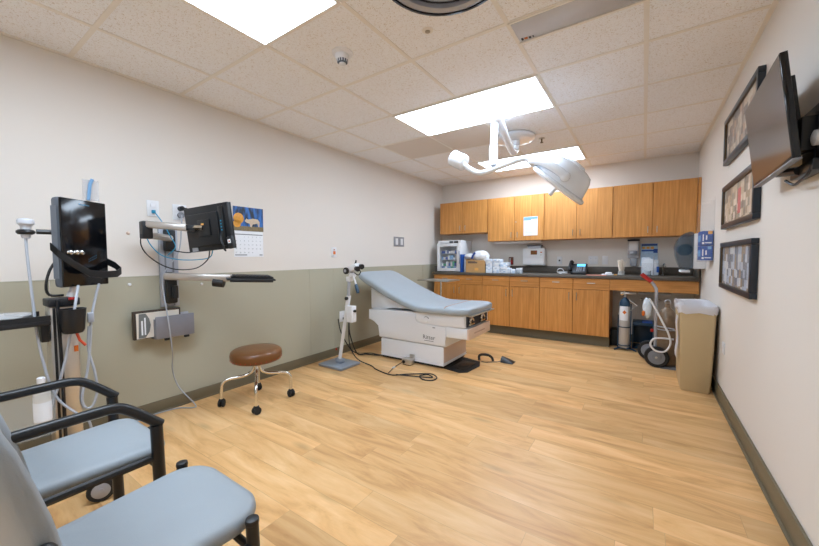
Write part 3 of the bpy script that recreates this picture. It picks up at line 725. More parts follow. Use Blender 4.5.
# cushion: loft of rounded sections along the bent profile
st = [(.165, .935, .34, .018), (.175, .930, .30, .030), (.20, .920, .335, .040), (.26, .895, .355, .044), (.40, .828, .36, .045), (.62, .727, .36, .045), (.85, .640, .36, .044), (.985, .598, .36, .040), (1.08, .592, .36, .038), (1.30, .594, .36, .040), (1.46, .598, .358, .042), (1.53, .600, .345, .040), (1.572, .600, .31, .032), (1.585, .600, .27, .018)]
st[0] = (.168, .935, .24, .016)
def section(i):
    x, z, hw, ht = st[i]
    a = st[max(i-1, 0)]; b = st[min(i+1, len(st)-1)]
    tx, tz = b[0]-a[0], b[1]-a[1]; L_ = math.hypot(tx, tz); tx /= L_; tz /= L_; nx, nz = -tz, tx
    out = []
    n = 36
    for k in range(n):
        th = 2*PI*k/n; cs, sn = math.cos(th), math.sin(th)
        u = math.copysign(abs(cs)**.28, cs)*hw; v = math.copysign(abs(sn)**.6, sn)*ht*1.15
        out.append((x+nx*v, .85+u, z+nz*v))
    return out
mb = MB().loft([section(i) for i in range(len(st))])
cush = part('cushion', mb, M_vinyl, t, sub=1, ang=80)
part('piping_seam', MB().tube([(1.32, .502, .570), (1.325, .497, .60), (1.33, .515, .632), (1.33, .56, .639), (1.33, .85, .641), (1.33, 1.14, .639), (1.33, 1.2, .625)], .004, 6, smooth=3), M_pipe, cush)
o = thing('floor_pad', 'black rubber foot mat under the foot end of the exam table', 'floor mat', (1.4, .75, 0))
part('mat', MB().prism([(1.20, .60), (1.47, .545), (1.53, .60), (1.555, .85), (1.50, .99), (1.3, 1.04), (1.0, 1.0), (1.0, .62)], .0005, .006, 'z'), M_rubber, o)
part('ridged_face', BOX(1.33, 1.49, .64, .92, .0062, .010, bev=.002), M_black, o)
part('pedal_hump', MB().sphere((1.41, .78, .008), .09, (.7, 1, .12)), M_black, o)
o = thing('foot_control', 'black foot control with curved bar and cord on the floor by the exam table', 'foot control', (1.75, 1.17, 0))
part('pedal', MB().loft([[(1.69+.13*s_*1+.0, 1.14+.058*math.cos(th), .0+.0*s_+(.004+.055*(1-s_)**.6*max(0, math.sin(th)))) for th in [k*2*PI/16 for k in range(16)]] for s_ in (0, .3, .6, .9, 1.0)]), M_black, o, ang=60)
part('carry_bar', MB().tube([(1.475, 1.03, .010), (1.465, 1.05, .045), (1.49, 1.07, .062), (1.55, 1.09, .060), (1.59, 1.10, .035), (1.61, 1.08, .012)], .014, 8, smooth=4), M_black, o)
part('cord', MB().tube([(1.70, 1.14, .012), (1.66, 1.09, .004), (1.62, 1.06, .004), (1.57, 1.01, .004), (1.52, .98, .01)], .004, 6, smooth=4), M_black, o)
o = thing('foot_switch', 'small metal foot switch box with red light against the exam table base', 'foot switch', (.90, .50, 0))
part('box', BOX(.845, .955, .46, .54, .008, .068, bev=.005), M_steel, o)
part('red_cap', MB().cyl((.848, .50, .045), (.838, .50, .045), .018, seg=14), M_red, o)
part('black_button', MB().lathe([(.018, 0), (.018, .006), (.012, .009)], (.872, .459, .035), (0, -1, 0)), M_black, o)
part('bracket', BOX(.89, .95, .5405, .554, .04, .10, bev=.003), M_steel, o)
part('rubber_foot', BOX(.855, .945, .47, .53, 0, .008), M_rubber, o)

# ------------------------------------------------------------------ colposcope stand
t = thing('colposcope_stand', 'white binocular colposcope on a slim pole with square grey floor plate', 'colposcope', (.31, .09, 0))
part('base_plate', BOX(.145, .475, -.055, .225, .004, .028, bev=.004), M_greyplate, t)
part('column_socket', BOX(.275, .355, .06, .12, .029, .075, bev=.006), M_greyplate, t)
part('column', MB().cyl((.315, .09, .07), (.43, .09, .64), .018).cyl((.428, .09, .62), (.455, .09, .74), .022), M_white, t)
part('joint_knob', MB().cyl((.455, .065, .715), (.455, .045, .715), .017, seg=14), M_black, t)
part('control_box', BOX(.455, .53, .05, .12, .475, .64, bev=.008), M_white, t)
part('side_knob', MB().cyl((.53, .085, .59), (.548, .085, .59), .013, seg=12), M_black, t)
part('upper_tube', MB().cyl((.45, .09, .74), (.463, .09, .90), .015), M_lgrey, t)
part('neck_clamp', BOX(.44, .495, .065, .115, .885, .935, bev=.008), M_white, t)
part('swivel', BOX(.48, .535, .06, .12, .93, .975, bev=.01), M_white, t)
d = part('scope_body', MB().box(-.085, .085, -.04, .04, -.03, .03, bev=.012, M=Matrix.Translation((.51, .09, 1.015)) @ Matrix.Rotation(math.radians(-22), 4, 'Y')), M_white, t)
part('focus_knob', MB().lathe([(.020, 0), (.034, .004), (.034, .018), (.02, .022)], (.472, .048, .995), (0, -1, 0)), M_black, d)
part('lens_hub', MB().cyl((.472, .025, .995), (.472, .020, .995), .014), M_lgrey, d)
part('eyepiece', MB().cyl((.585, .06, 1.02), (.62, .05, 1.015), .022, .027, 16).cyl((.585, .12, 1.04), (.62, .11, 1.035), .022, .027, 16), M_black, d)
part('top_bracket', MB().tube([(.52, .09, 1.05), (.555, .09, 1.075), (.56, .09, 1.10)], .008, 8), M_black, d)
part('lever_rod', MB().cyl((.545, .06, .96), (.588, .055, .86), .009, seg=12), M_white, t)
part('lever_grip', MB().lathe([(.011, 0), (.016, .01), (.016, .085), (.010, .092)], (.586, .055, .865), (.32, 0, -1)), M_navy, t)
part('loop_cable', MB().tube([(.545, .08, .975), (.60, .075, .955), (.635, .07, .985), (.62, .065, 1.01)], .005, 6, smooth=5), M_black, t)
o = part('power_cord', MB().tube([(.47, .07, .475), (.475, .06, .36), (.40, .16, .18), (.45, .22, .05), (.62, .24, .006), (.73, .18, .006), (.95, .13, .006), (1.06, .22, .006), (1.2, .33, .006), (1.28, .36, .006), (1.36, .30, .006), (1.36, .22, .006), (1.28, .19, .006), (1.2, .25, .006), (1.25, .31, .012), (1.33, .27, .012), (1.22, .22, .012), (1.0, .15, .012)], .0055, 8, smooth=5), M_black)
tag(o, 'black cord running from the colposcope across the floor into a coil', 'cord')
o = part('table_cord', MB().tube([(.02, .36, .42), (.05, .38, .25), (.12, .50, .02), (.3, .60, .006), (.42, .60, .006), (.52, .61, .006)], .006, 8, smooth=5).tube([(.45, .09, .48), (.36, .2, .3), (.25, .42, .04), (.3, .52, .014), (.42, .55, .014), (.485, .58, .02)], .007, 8, smooth=5), M_black)
tag(o, 'pair of black cables trailing behind the colposcope to the exam table', 'cable')
o = part('switch_lead', MB().tube([(.86, .455, .03), (.84, .35, .006), (.87, .25, .006), (.90, .16, .006)], .004, 6, smooth=4), M_black)
tag(o, 'short black lead from the metal foot switch to the floor cord', 'cord')
part('white_clip', BOX(.835, .855, .30, .34, .0, .014, bev=.003), M_white, o)

# ------------------------------------------------------------------ stool
t = thing('stool', 'round brown vinyl stool on four chrome legs with black casters', 'stool', (.43, -.92, 0))
sc_ = (.43, -.92)
part('seat', MB().lathe([(.12, .326), (.160, .328), (.180, .338), (.188, .358), (.190, .385), (.184, .406), (.165, .419), (.10, .426), (.01, .427)], (*sc_, 0), seg=48), M_brown, t, ang=60)
mb = MB()
for k in range(32):
    a = 2*PI*k/32; mb.sphere((sc_[0]+.187*math.cos(a), sc_[1]+.187*math.sin(a), .352), .0035, seg=6)
part('upholstery_studs', mb, M_red, t)
part('hub', MB().lathe([(.05, .325), (.05, .318), (.028, .31), (.024, .26), (.02, .255)], (*sc_, 0)), M_chrome, t)
for ang in (-122, -34, 55, 146):
    a = math.radians(ang); dx, dy = math.cos(a), math.sin(a)
    P = [(r, z) for r, z in ((.018, .312), (.022, .27), (.045, .235), (.10, .215), (.20, .205), (.24, .18), (.25, .13), (.25, .062))]
    part('leg', MB().tube([(sc_[0]+dx*r, sc_[1]+dy*r, z) for r, z in P], .0125, 12, smooth=4), M_chrome, t)
    cx, cy = sc_[0]+dx*.25, sc_[1]+dy*.25
    mb = MB().lathe([(.016, .062), (.020, .058), (.020, .045), (.012, .04)], (cx, cy, 0), seg=14)
    b = random.uniform(0, PI); wx, wy = math.cos(b), math.sin(b)
    for s_ in (-1, 1):
        mb.lathe([(.014, -.009), (.027, -.007), (.028, 0), (.027, .007), (.014, .009)], (cx+wx*.013*s_, cy+wy*.013*s_, .028), (wx, wy, 0), seg=18)
    part('caster', mb, M_rubber, t)

# ------------------------------------------------------------------ mayo stand behind table
t = thing('instrument_stand', 'steel instrument tray on a single pole behind the exam table', 'instrument stand', (.62, 1.75, 0))
part('tray', MB().box(.32, .80, 1.60, 1.92, .795, .800).box(.32, .80, 1.595, 1.60, .795, .812).box(.32, .80, 1.92, 1.925, .795, .812).box(.315, .32, 1.595, 1.925, .795, .812).box(.80, .805, 1.595, 1.925, .795, .812), M_steel, t)
part('pole', MB().cyl((.60, 1.76, .03), (.60, 1.76, .795), .013), M_chrome, t)
part('base', MB().tube([(.42, 1.60, .02), (.60, 1.76, .03), (.78, 1.60, .02)], .014, 8).tube([(.42, 1.92, .02), (.60, 1.76, .03), (.78, 1.92, .02)], .014, 8), M_chrome, t)
for x, y in ((.42, 1.60), (.78, 1.60), (.42, 1.92), (.78, 1.92)): part('caster', MB().cyl((x, y-.008, .02), (x, y+.008, .02), .02, seg=14), M_rubber, t)

# ------------------------------------------------------------------ knee space: oxygen cylinder, cart, brown bag, bin
t = thing('oxygen_cylinder', 'slim steel gas cylinder with dark blue shoulder in the knee space', 'gas cylinder', (2.755, 2.40, 0))
c = (2.755, 2.40, 0)
part('cylinder_body', MB().lathe([(.05, .03), (.056, .04), (.056, .52), (.055, .525)], c, seg=28), mat('cylinder_silver', (196, 192, 188), .35, .3), t)
part('shoulder', MB().lathe([(.056, .526), (.056, .56), (.045, .60), (.022, .625), (.016, .635)], c, seg=28), M_navy, t)
part('neck_valve', MB().lathe([(.016, .636), (.016, .69), (.012, .70)], c, seg=14).box(2.725, 2.87, 2.385, 2.415, .672, .692, bev=.005), M_nickel, t)
part('gauge', MB().lathe([(.020, 0), (.022, .004), (.022, .018), (.016, .020)], (2.73, 2.39, .68), (-.4, -1, 0), seg=16), M_chrome, t)
part('label', MB().grid(lambda u, v: (2.755+.0568*math.sin((u-.5)*1.7-.2), 2.40-.0568*math.cos((u-.5)*1.7-.2), .36+.17*v), 8, 1), M_paper, t)
part('warning_diamond', MB().prism([(2.735, .46), (2.755, .485), (2.775, .46), (2.755, .435)], 2.3415, 2.3425, 'y'), M_orange, t)
part('outlet_lever', MB().tube([(2.80, 2.38, .60), (2.88, 2.36, .545)], .008, 8).tube([(2.88, 2.36, .545), (2.80, 2.36, .47)], .004, 6), M_nickel, t)
t = thing('cylinder_cart', 'dark blue steel cylinder stand and rack with perforated shelf', 'cylinder stand', (2.85, 2.42, 0))
mb = MB()
for z in (.06, .28): mb.tube([(2.755+.064*math.cos(a), 2.40+.064*math.sin(a), z) for a in [k*PI/8 for k in range(16)]], .006, 6, closed=True)
for x in (2.691, 2.819): mb.tube([(x, 2.40, .01), (x, 2.40, .56 if x > 2.8 else .42)], .006, 6)
part('holder_ring', mb, M_navy, t)
part('foot_bar', MB().tube([(2.66, 2.33, .008), (2.70, 2.38, .02), (2.755, 2.40, .022), (2.81, 2.42, .02), (2.88, 2.35, .008)], .009, 8).box(2.70, 2.81, 2.35, 2.45, .020, .029, bev=.002), M_navy, t)
mb = MB().box(2.835, 3.05, 2.45, 2.70, .30, .335, bev=.003)
for k in range(7): mb.box(2.84+k*.03, 2.855+k*.03, 2.444, 2.4495, .308, .326)
part('rack_shelf', mb, M_navy, t)
part('rack_panel', BOX(2.835, 3.05, 2.68, 2.70, .05, .30, bev=.003).box(2.835, 2.845, 2.46, 2.68, .03, .30).box(3.04, 3.05, 2.46, 2.68, .03, .30).box(2.835, 3.05, 2.46, 2.70, .02, .03), M_navy, t)
part('blue_strap', BOX(2.93, 3.03, 2.4435, 2.4495, .336, .35).box(2.93, 3.03, 2.45, 2.60, .3355, .348), M_blue, t)

t = thing('hand_cart', 'grey hand truck with red grip and two black wheels', 'hand cart', (3.06, 1.85, 0))
part('grip', MB().tube([(2.915, 1.80, .945), (3.0, 1.80, .865)], .020, 10), M_red, t)
part('frame_tube', MB().tube([(3.0, 1.80, .865), (3.03, 1.80, .82), (3.045, 1.80, .76), (3.045, 1.83, .5), (3.05, 1.85, .10)], .014, 10, smooth=4), M_lgrey, t)
for y, l_ in ((1.80, 0), (2.06, 1)):
    cx = 3.06-.06*l_
    wh = part('wheel', MB().lathe([(.072, -.022), (.098, -.022), (.106, -.012), (.106, .012), (.098, .022), (.072, .022)], (cx, y-.0, .106), (.10, 1, 0), seg=36), M_rubber, t)
    part('rim', MB().lathe([(.070, -.0235), (.072, -.0232), (.072, .0232), (.070, .0235)], (cx, y, .106), (.10, 1, 0), seg=36).lathe([(.045, -.020), (.040, -.028), (.020, -.030), (.018, .02)], (cx, y, .106), (.10, 1, 0), seg=24), M_greyp, wh)
    part('axle_cap', MB().cyl((cx-.0035, y-.036, .106), (cx-.003, y-.031, .106), .011), M_nickel, wh)
part('axle', MB().cyl((3.058, 1.83, .106), (3.005, 2.035, .106), .009), M_nickel, t)
part('toe_plate', BOX(3.09, 3.24, 1.77, 1.99, .002, .010, bev=.002), M_greyp, t)
part('cross_bar', MB().tube([(3.045, 1.815, .42), (3.20, 1.80, .40)], .008, 8), M_lgrey, t)
t = thing('crinkled_bag', 'brownish crinkled plastic bag in a bottle shape behind the hand cart', 'bottle', (3.155, 1.90, 0))
part('bag_body', MB().lathe([(.085, .012), (.10, .03), (.098, .42), (.085, .50), (.055, .57), (.025, .60), (.02, .64)], (3.145, 1.93, 0), seg=28), M_brownbag, t)  # crinkled brown plastic bag, modelled as a bottle shape
part('bracket_band', MB().tube([(3.145+.102*math.cos(a), 1.93+.102*math.sin(a), .38) for a in [k*PI/10 for k in range(20)]], .005, 6, closed=True), M_lgrey, t)
part('valve_loop', MB().tube([(3.145+.024*math.cos(a), 1.925, .655+.024*math.sin(a)) for a in [k*PI/6 for k in range(12)]], .004, 6, closed=True), M_white, t)
o = part('white_hose', MB().tube([(2.985, 1.77, .70), (3.04, 1.75, .60), (3.11, 1.73, .45), (3.15, 1.72, .36), (3.165, 1.72, .27), (3.125, 1.72, .19), (3.05, 1.72, .185), (3.005, 1.72, .24), (3.03, 1.725, .30), (3.10, 1.73, .315), (3.19, 1.75, .31)], .009, 8, smooth=6), M_white)
tag(o, 'white flexible hose looping down in front of the hand cart', 'hose')
t = thing('supply_pouch', 'white and blue plastic pouch hanging from the hand cart frame', 'pouch', (2.97, 1.80, .50))
puff((2.972, 1.80, .60), .065, (.62, .5, 1.55), 11, 'pouch', mat('pouch_print', (214, 224, 236), .35, var=.25, vscale=35), t)
part('orange_end', MB().sphere((2.94, 1.765, .545), .018, (.8, .5, 1.6)), M_orange, t)
part('red_clamp', BOX(3.005, 3.03, 1.775, 1.79, .36, .39, bev=.003), M_red, t)
t = thing('gas_manifold', 'row of small brass valves on a pale pipe strip below the counter apron', 'valves', (3.03, BY, .6))
part('strip', BOX(2.88, 3.22, BY-.03, BY-.001, .635, .66, bev=.003), M_appl, t)
for k, x in enumerate((2.92, 3.02, 3.10, 3.19)):
    v_ = part('valve', MB().cyl((x, BY-.001, .57), (x, BY-.05, .57), .011, seg=12).sphere((x, BY-.05, .57), .018, (1, 1, 1), 12), M_nickel, t)
    part('valve_handle', BOX(x-.025, x+.025, BY-.074, BY-.068, .564, .576, bev=.002).cyl((x, BY-.068, .57), (x, BY-.055, .57), .006, seg=10), M_nickel, v_)
o = part('dark_bin', MB().prism([(2.60, .0), (2.68, .0), (2.69, .2), (2.60, .2)], 2.55, 2.75, 'y', bev=.004), M_black); tag(o, 'small black box on the floor behind the slim gas cylinder', 'box')

t = thing('trash_can', 'tall slim tan waste bin with clear liner beside the right wall', 'waste bin', (3.31, 1.4, 0))
def rect(x0, x1, y0, y1, z, r=.02):
    out = []
    for cx, cy, a0 in ((x1-r, y1-r, 0), (x0+r, y1-r, 90), (x0+r, y0+r, 180), (x1-r, y0+r, 270)):
        for k in range(5):
            a = math.radians(a0+k*22.5); out.append((cx+r*math.cos(a), cy+r*math.sin(a), z))
    return out
mb = MB().loft([rect(3.214, 3.400, 1.185, 1.62, .0), rect(3.208, 3.406, 1.178, 1.63, .012), rect(3.190, 3.426, 1.165, 1.665, .66), rect(3.186, 3.430, 1.160, 1.67, .69), rect(3.192, 3.424, 1.166, 1.664, .69), rect(3.212, 3.402, 1.185, 1.62, .03)], caps=True)
part('bin_body', mb, M_tan, t)
random.seed(12)
def bagloop(dx, z, amp, n=44):
    out = []
    base_ = rect(3.188-dx, 3.428+min(dx, .012), 1.158-dx, 1.672+dx, z, .03)
    m_ = len(base_)
    for k in range(n):
        f = k*m_/n; i = int(f); a = Vector(base_[i]); b = Vector(base_[(i+1) % m_]); p = a.lerp(b, f-i)
        out.append((min(p.x+random.uniform(-amp, amp)*.6, 3.442), p.y+random.uniform(-amp, amp)*.6, p.z+random.uniform(-amp, amp)))
    return out
mb = MB().loft([bagloop(.004, .655, .008), bagloop(.006, .675, .003), bagloop(.010, .70, .003), bagloop(.004, .722, .005), bagloop(-.02, .705, .004), bagloop(-.035, .62, .004), bagloop(-.04, .40, .003)], caps=False)
lin_ = part('liner', mb, M_bag, t, ang=70)
puff((3.20, 1.26, .70), .045, (.8, 1.1, .8), 5, 'liner_knot', M_bag, lin_)
part('hanging_flap', MB().grid(lambda u, v: (3.183-.006*math.sin(v*9)-.004*u, 1.20+.13*u+.01*math.sin(v*7), .62-.36*v), 4, 10), M_bag, lin_)

# ------------------------------------------------------------------ right wall: framed art, tv, outlet
def framed(z0, z1, cols, sc3, label, extra=None):
    y0, y1 = .134, 1.072; d0, d1 = W-.034, W-.001; b = .032
    t = thing('framed_picture', label, 'framed picture', (W, (y0+y1)/2, (z0+z1)/2), 'wide framed pictures on the right wall')
    mb = MB().box(d0, d1, y0, y1, z0, z0+b, bev=.004).box(d0, d1, y0, y1, z1-b, z1, bev=.004).box(d0, d1, y0, y0+b, z0+b, z1-b, bev=.004).box(d0, d1, y1-b, y1, z0+b, z1-b, bev=.004)
    part('frame', mb, M_navyf, t)
    g = .007; e = b-.004
    mb = MB().box(d0+.003, d0+.012, y0+e, y1-e, z0+e, z0+e+g).box(d0+.003, d0+.012, y0+e, y1-e, z1-e-g, z1-e).box(d0+.003, d0+.012, y0+e, y0+e+g, z0+e+g, z1-e-g).box(d0+.003, d0+.012, y1-e-g, y1-e, z0+e+g, z1-e-g)
    part('inner_lip', mb, M_gold, t)
    m = patch_mat('picture_patches_%d' % int(z0*100), cols, 1, sc3[0]*1.7, sc3[1]*2.2)
    part('print', BOX(d0+.016, d0+.02, y0+b, y1-b, z0+b, z1-b), m, t)
    part('glass', BOX(d0+.012, d0+.0135, y0+b, y1-b, z0+b, z1-b), M_glass, t)
    return t
framed(1.804, 2.135, [(196, 176, 150), (150, 130, 112), (176, 160, 142), (206, 190, 168), (120, 106, 96), (186, 150, 120)], (11, 9), 'topmost framed patchwork print, partly hidden behind the tv')
t2 = framed(1.326, 1.640, [(212, 190, 162), (170, 146, 116), (226, 206, 182), (134, 112, 92), (196, 172, 140), (150, 140, 120)], (12, 10), 'middle framed patchwork print with a red block, just below the tv')
part('red_block', BOX(W-.0192, W-.0182, .52, .60, 1.40, 1.56), mat('quilt_red', (206, 92, 84), .7), t2)
framed(.888, 1.224, [(168, 178, 196), (120, 120, 128), (190, 196, 206), (150, 128, 104), (206, 206, 206), (98, 104, 120)], (12, 9), 'lowest framed print with bluish glass reflections painted in, above the outlet')  # blue-grey patches: reflections in the glass painted into the print colours
t = thing('wall_outlet', 'white outlet low on the right wall past the waste bin', 'outlet', (W, 1.0, .39))
part('cover_plate', BOX(W-.006, W-.0005, .955, 1.035, .388, .475, bev=.0015), M_white, t)
for z in (.412, .450): part('socket', MB().cyl((W-.0063, .995, z), (W-.0085, .995, z), .014, seg=14), M_appl, t)

a_, t_ = -.032, .118
n_ = Vector((-math.cos(a_)*math.cos(t_), -math.sin(a_)*math.cos(t_), -math.sin(t_))); u_ = Vector((math.sin(a_), -math.cos(a_), 0)); v_ = u_.cross(n_); v_ = v_ if v_.z > 0 else -v_
TV = Matrix((u_, v_, n_)).transposed().to_4x4(); TV.translation = (3.331, -.455, 1.64)
t = thing('wall_tv', 'flat black tv tilted down on a wall arm, screen off', 'tv', (3.331, -.455, 1.64))
def tvb(*a, **k):
    mb = MB(); mb.M = TV; return mb.box(*a, **k)
part('screen_panel', tvb(-.296, .296, -.174, .178, -.001, .0), M_screen, t)
part('bezel', tvb(-.30, .30, -.1825, .1825, -.022, -.0012, bev=.002), M_blackg, t)
part('bottom_edge', tvb(-.30, .30, -.190, -.1826, -.024, .001, bev=.002), M_greyp, t)
part('rear_housing', tvb(-.20, .20, -.14, .10, -.045, -.0222, bev=.008), M_black, t)
part('logo', tvb(-.02, .02, -.1875, -.1845, .0011, .0016), M_white, t)
mb = MB(); mb.M = TV
for x in (-.14, .14): mb.box(x-.02, x+.02, -.15, .14, -.066, -.0452, bev=.003)
mb.box(-.14, .14, -.02, .05, -.066, -.05, bev=.003)
part('mount_rails', mb, M_blackm, t)
mb = MB().box(3.40, 3.445, -.72, -.50, 1.42, 1.46, bev=.004).box(3.425, 3.446, -.80, -.52, 1.46, 1.66, bev=.004).tube([(3.40, -.60, 1.44), (3.385, -.40, 1.47), (3.39, -.30, 1.50)], .016, 8).tube([(3.42, -.56, 1.60), (3.392, -.48, 1.60)], .02, 8).box(3.385, 3.43, -.66, -.60, 1.50, 1.62, bev=.004)
part('wall_arm', mb, M_blackm, t)
part('white_plug', MB().lathe([(.026, 0), (.026, .03), (.012, .035)], (3.435, -.70, 1.53), (-1, 0, 0)), M_white, t)
part('tv_cable', MB().tube([(3.40, -.55, 1.55), (3.42, -.66, 1.50), (3.40, -.70, 1.42), (3.40, -.60, 1.40), (3.41, -.50, 1.405), (3.40, -.45, 1.43)], .005, 6, smooth=5), M_black, t)

# ------------------------------------------------------------------ left wall items
def lplate(y0, y1, z0, z1, m=None, d=.006): return BOX(.0005, d, y0, y1, z0, z1, bev=.0015)
t = thing('light_switch', 'stainless double rocker switch plate on left wall above the exam table', 'light switch', (0, 1.59, 1.28))
part('cover_plate', lplate(1.47, 1.72, 1.28, 1.418), mat('stainless_plate', (150, 152, 158), .4, .4), t)
for y in (1.535, 1.655): part('rocker', BOX(.0062, .012, y-.028, y+.028, 1.305, 1.395, bev=.002), M_white, t)
t = thing('thermostat', 'small white wall call plate with orange button above the wainscot', 'call button', (0, .325, 1.13))
part('cover_plate', lplate(.288, .363, 1.133, 1.246, d=.008), M_white, t)
part('orange_button', BOX(.0082, .012, .308, .343, 1.165, 1.20, bev=.002), M_orange, t)
part('red_lamp', BOX(.0082, .010, .318, .332, 1.21, 1.222), M_red, t)
t = thing('wall_outlet', 'white outlet plate low on the wainscot behind the colposcope pole', 'outlet', (0, .44, .37))
part('cover_plate', BOX(.0055, .012, .394, .50, .375, .50, bev=.0015), M_white, t)
part('socket', MB().cyl((.0122, .45, .465), (.015, .45, .465), .016, seg=14).cyl((.0122, .45, .41), (.015, .45, .41), .016, seg=14), M_appl, t)
part('plug', BOX(.0152, .04, .435, .465, .40, .425, bev=.004), M_black, t)
o = part('red_tag', BOX(.0125, .018, .318, .340, .06, .085, bev=.002), M_red); tag(o, 'tiny red tag on the baseboard behind the colposcope stand', 'tag')
t = thing('data_outlet', 'white data plate with blue cable, left of the two above the wall track', 'wall plate', (0, -1.42, 1.43))
part('cover_plate', lplate(-1.462, -1.388, 1.43, 1.545), M_white, t)
part('jack', BOX(.0062, .010, -1.440, -1.41, 1.50, 1.525), M_appl, t)
part('cable_jack', BOX(.0062, .022, -1.435, -1.415, 1.452, 1.475), M_cyan, t)
t = thing('wall_outlet', 'white outlet with grey plugs just left of the monitor', 'outlet', (0, -1.26, 1.42))
part('cover_plate', lplate(-1.30, -1.205, 1.42, 1.536), M_white, t)
part('black_plug', MB().cyl((.0065, -1.25, 1.505), (.045, -1.25, 1.505), .018, seg=14), M_black, t)
part('grey_plug', MB().cyl((.0065, -1.25, 1.455), (.03, -1.25, 1.455), .022, seg=14), M_greyp, t)
for y, z, l_ in ((-1.582, .951, 'small white door bumper knob on the wainscot left of the wall track'), (-1.114, .923, 'small white bumper knob on the wainscot under the keyboard arm')):
    o = part('wall_bumper', MB().lathe([(.010, 0), (.010, .010), (.007, .013)], (.0052, y, z), (1, 0, 0), seg=14), M_white); tag(o, l_, 'bumper')
o = part('wall_hook', MB().lathe([(.012, 0), (.009, .006), (.004, .010)], (.0005, -1.575, 1.304), (1, 0, 0), seg=14), M_applw); tag(o, 'tiny screw cover on the wall left of the monitor arm', 'screw cover')
# calendar
def cal_mat():
    m = bpy.data.materials.new('calendar_photo'); m.use_nodes = True; nt = m.node_tree; N = nt.nodes.new; K = nt.links.new
    b = nt.nodes['Principled BSDF']; tc = N('ShaderNodeTexCoord'); b.inputs['Roughness'].default_value = .35
    mp = N('ShaderNodeMapping'); mp.inputs['Scale'].default_value = (1, 30, 9); K(tc.outputs['Object'], mp.inputs['Vector'])
    n = N('ShaderNodeTexNoise'); n.inputs['Scale'].default_value = 1; n.inputs['Detail'].default_value = 4; K(mp.outputs['Vector'], n.inputs['Vector'])
    r = N('ShaderNodeValToRGB'); e = r.color_ramp.elements; e[0].position = .4; e[0].color = lin((36, 50, 66)); e[1].position = .6; e[1].color = lin((52, 112, 190))
    K(n.outputs['Fac'], r.inputs['Fac']); K(r.outputs['Color'], b.inputs['Base Color']); return m
t = thing('wall_calendar', 'wall calendar with an autumn woodland animal photo, hung left of centre', 'calendar', (0, -.70, 1.58))
part('photo_page', MB().box(.001, .004, -.838, -.555, 1.368, 1.578), cal_mat(), t)
part('grid_page', MB().box(.001, .004, -.836, -.560, 1.14, 1.366), M_paper, t)
part('autumn_tree', MB().lathe([(.048, 0), (.046, .0008)], (.0042, -.79, 1.475), (1, 0, 0), seg=12).lathe([(.036, 0), (.034, .0008)], (.0042, -.805, 1.43), (1, 0, 0), seg=10), mat('autumn_yellow', (220, 156, 60), .5, var=.3, vscale=60), t)
part('meadow', BOX(.0041, .0047, -.838, -.555, 1.369, 1.41), mat('meadow', (128, 112, 80), .5, var=.4, vscale=60), t)
an = [(-.735, 1.455), (-.72, 1.478), (-.70, 1.47), (-.66, 1.482), (-.61, 1.478), (-.592, 1.455), (-.595, 1.41), (-.605, 1.41), (-.615, 1.44), (-.66, 1.43), (-.672, 1.405), (-.682, 1.405), (-.69, 1.435), (-.715, 1.44)]
part('animal', MB().prism(an, .0049, .0055, 'x'), mat('animal_tan', (206, 186, 160), .5, var=.2, vscale=40), t)
mb = MB().box(.0041, .0046, -.83, -.565, 1.333, 1.340).box(.0041, .0046, -.83, -.72, 1.152, 1.160).box(.0041, .0046, -.60, -.57, 1.152, 1.160)
for j in range(5):
    for i in range(7):
        if (j == 0 and i < 2) or (j == 4 and i > 4): continue
        text_mb(mb, str(j*7+i-1), .014, face_M((.0042, -.818+i*.038, 1.313-j*.034), (0, 1, 0), (0, 0, 1)), .0003)
part('printed_dates', mb, M_ink, t)
part('hanging_pin', MB().cyl((.0005, -.70, 1.590), (.008, -.70, 1.592), .007), M_clear, t)

# workstation
t = thing('wall_workstation', 'grey wall track with jointed silver arms for monitor and keyboard', 'monitor arm', (0, -1.34, .77))
part('wall_track', BOX(.0085, .032, -1.405, -1.285, .775, 1.385, bev=.003), M_lgrey, t)
part('track_groove', BOX(.0322, .035, -1.375, -1.365, .78, 1.38).box(.0322, .035, -1.325, -1.315, .78, 1.38), M_greyp, t)
part('upper_bracket', BOX(.0352, .085, -1.385, -1.315, 1.18, 1.34, bev=.012), M_black, t)
part('lower_link', MB().tube([(.075, -1.35, 1.275), (.20, -1.53, 1.285)], .024, 10), M_silver, t)
part('elbow_block', BOX(.175, .235, -1.57, -1.51, 1.26, 1.375, bev=.008), M_black, t)
part('upper_arm', MB().box(-.02, .255, -.024, .024, -.026, .026, bev=.014, M=face_M((.21, -1.54, 1.357), (.20, .18, -.026), (0, 0, 1))), M_silver, t)
part('arm_tip', MB().box(.0, .07, -.02, .02, -.02, .02, bev=.008, M=face_M((.385, -1.38, 1.335), (.20, .18, -.026), (0, 0, 1))), M_black, t)
part('tilt_head', MB().tube([(.43, -1.345, 1.335), (.475, -1.31, 1.332)], .017, 10), M_chrome, t)
part('keyboard_bracket', BOX(.0352, .085, -1.385, -1.315, .80, 1.01, bev=.012), M_black, t)
part('arm_hinge', MB().cyl((.075, -1.37, .985), (.075, -1.37, 1.03), .026, seg=16), M_blackm, t)
part('bracket_hinge', MB().cyl((.10, -1.34, .84), (.10, -1.34, .93), .02, seg=14), M_blackm, t)
part('keyboard_arm', MB().box(-.03, .43, -.026, .026, -.034, .034, bev=.014, M=face_M((.09, -1.37, 1.0), (.30, .29, -.018), (0, 0, 1))), M_silver, t)
part('tilt_knob', MB().cyl((.31, -1.17, .955), (.36, -1.12, .945), .034, seg=18), M_black, t)
kt = part('keyboard_tray', MB().box(-.02, .31, -.12, .10, -.006, .006, bev=.004, M=face_M((.39, -1.10, .982), (.17, .36, -.02), (-.36, .17, .02))), M_black, t)
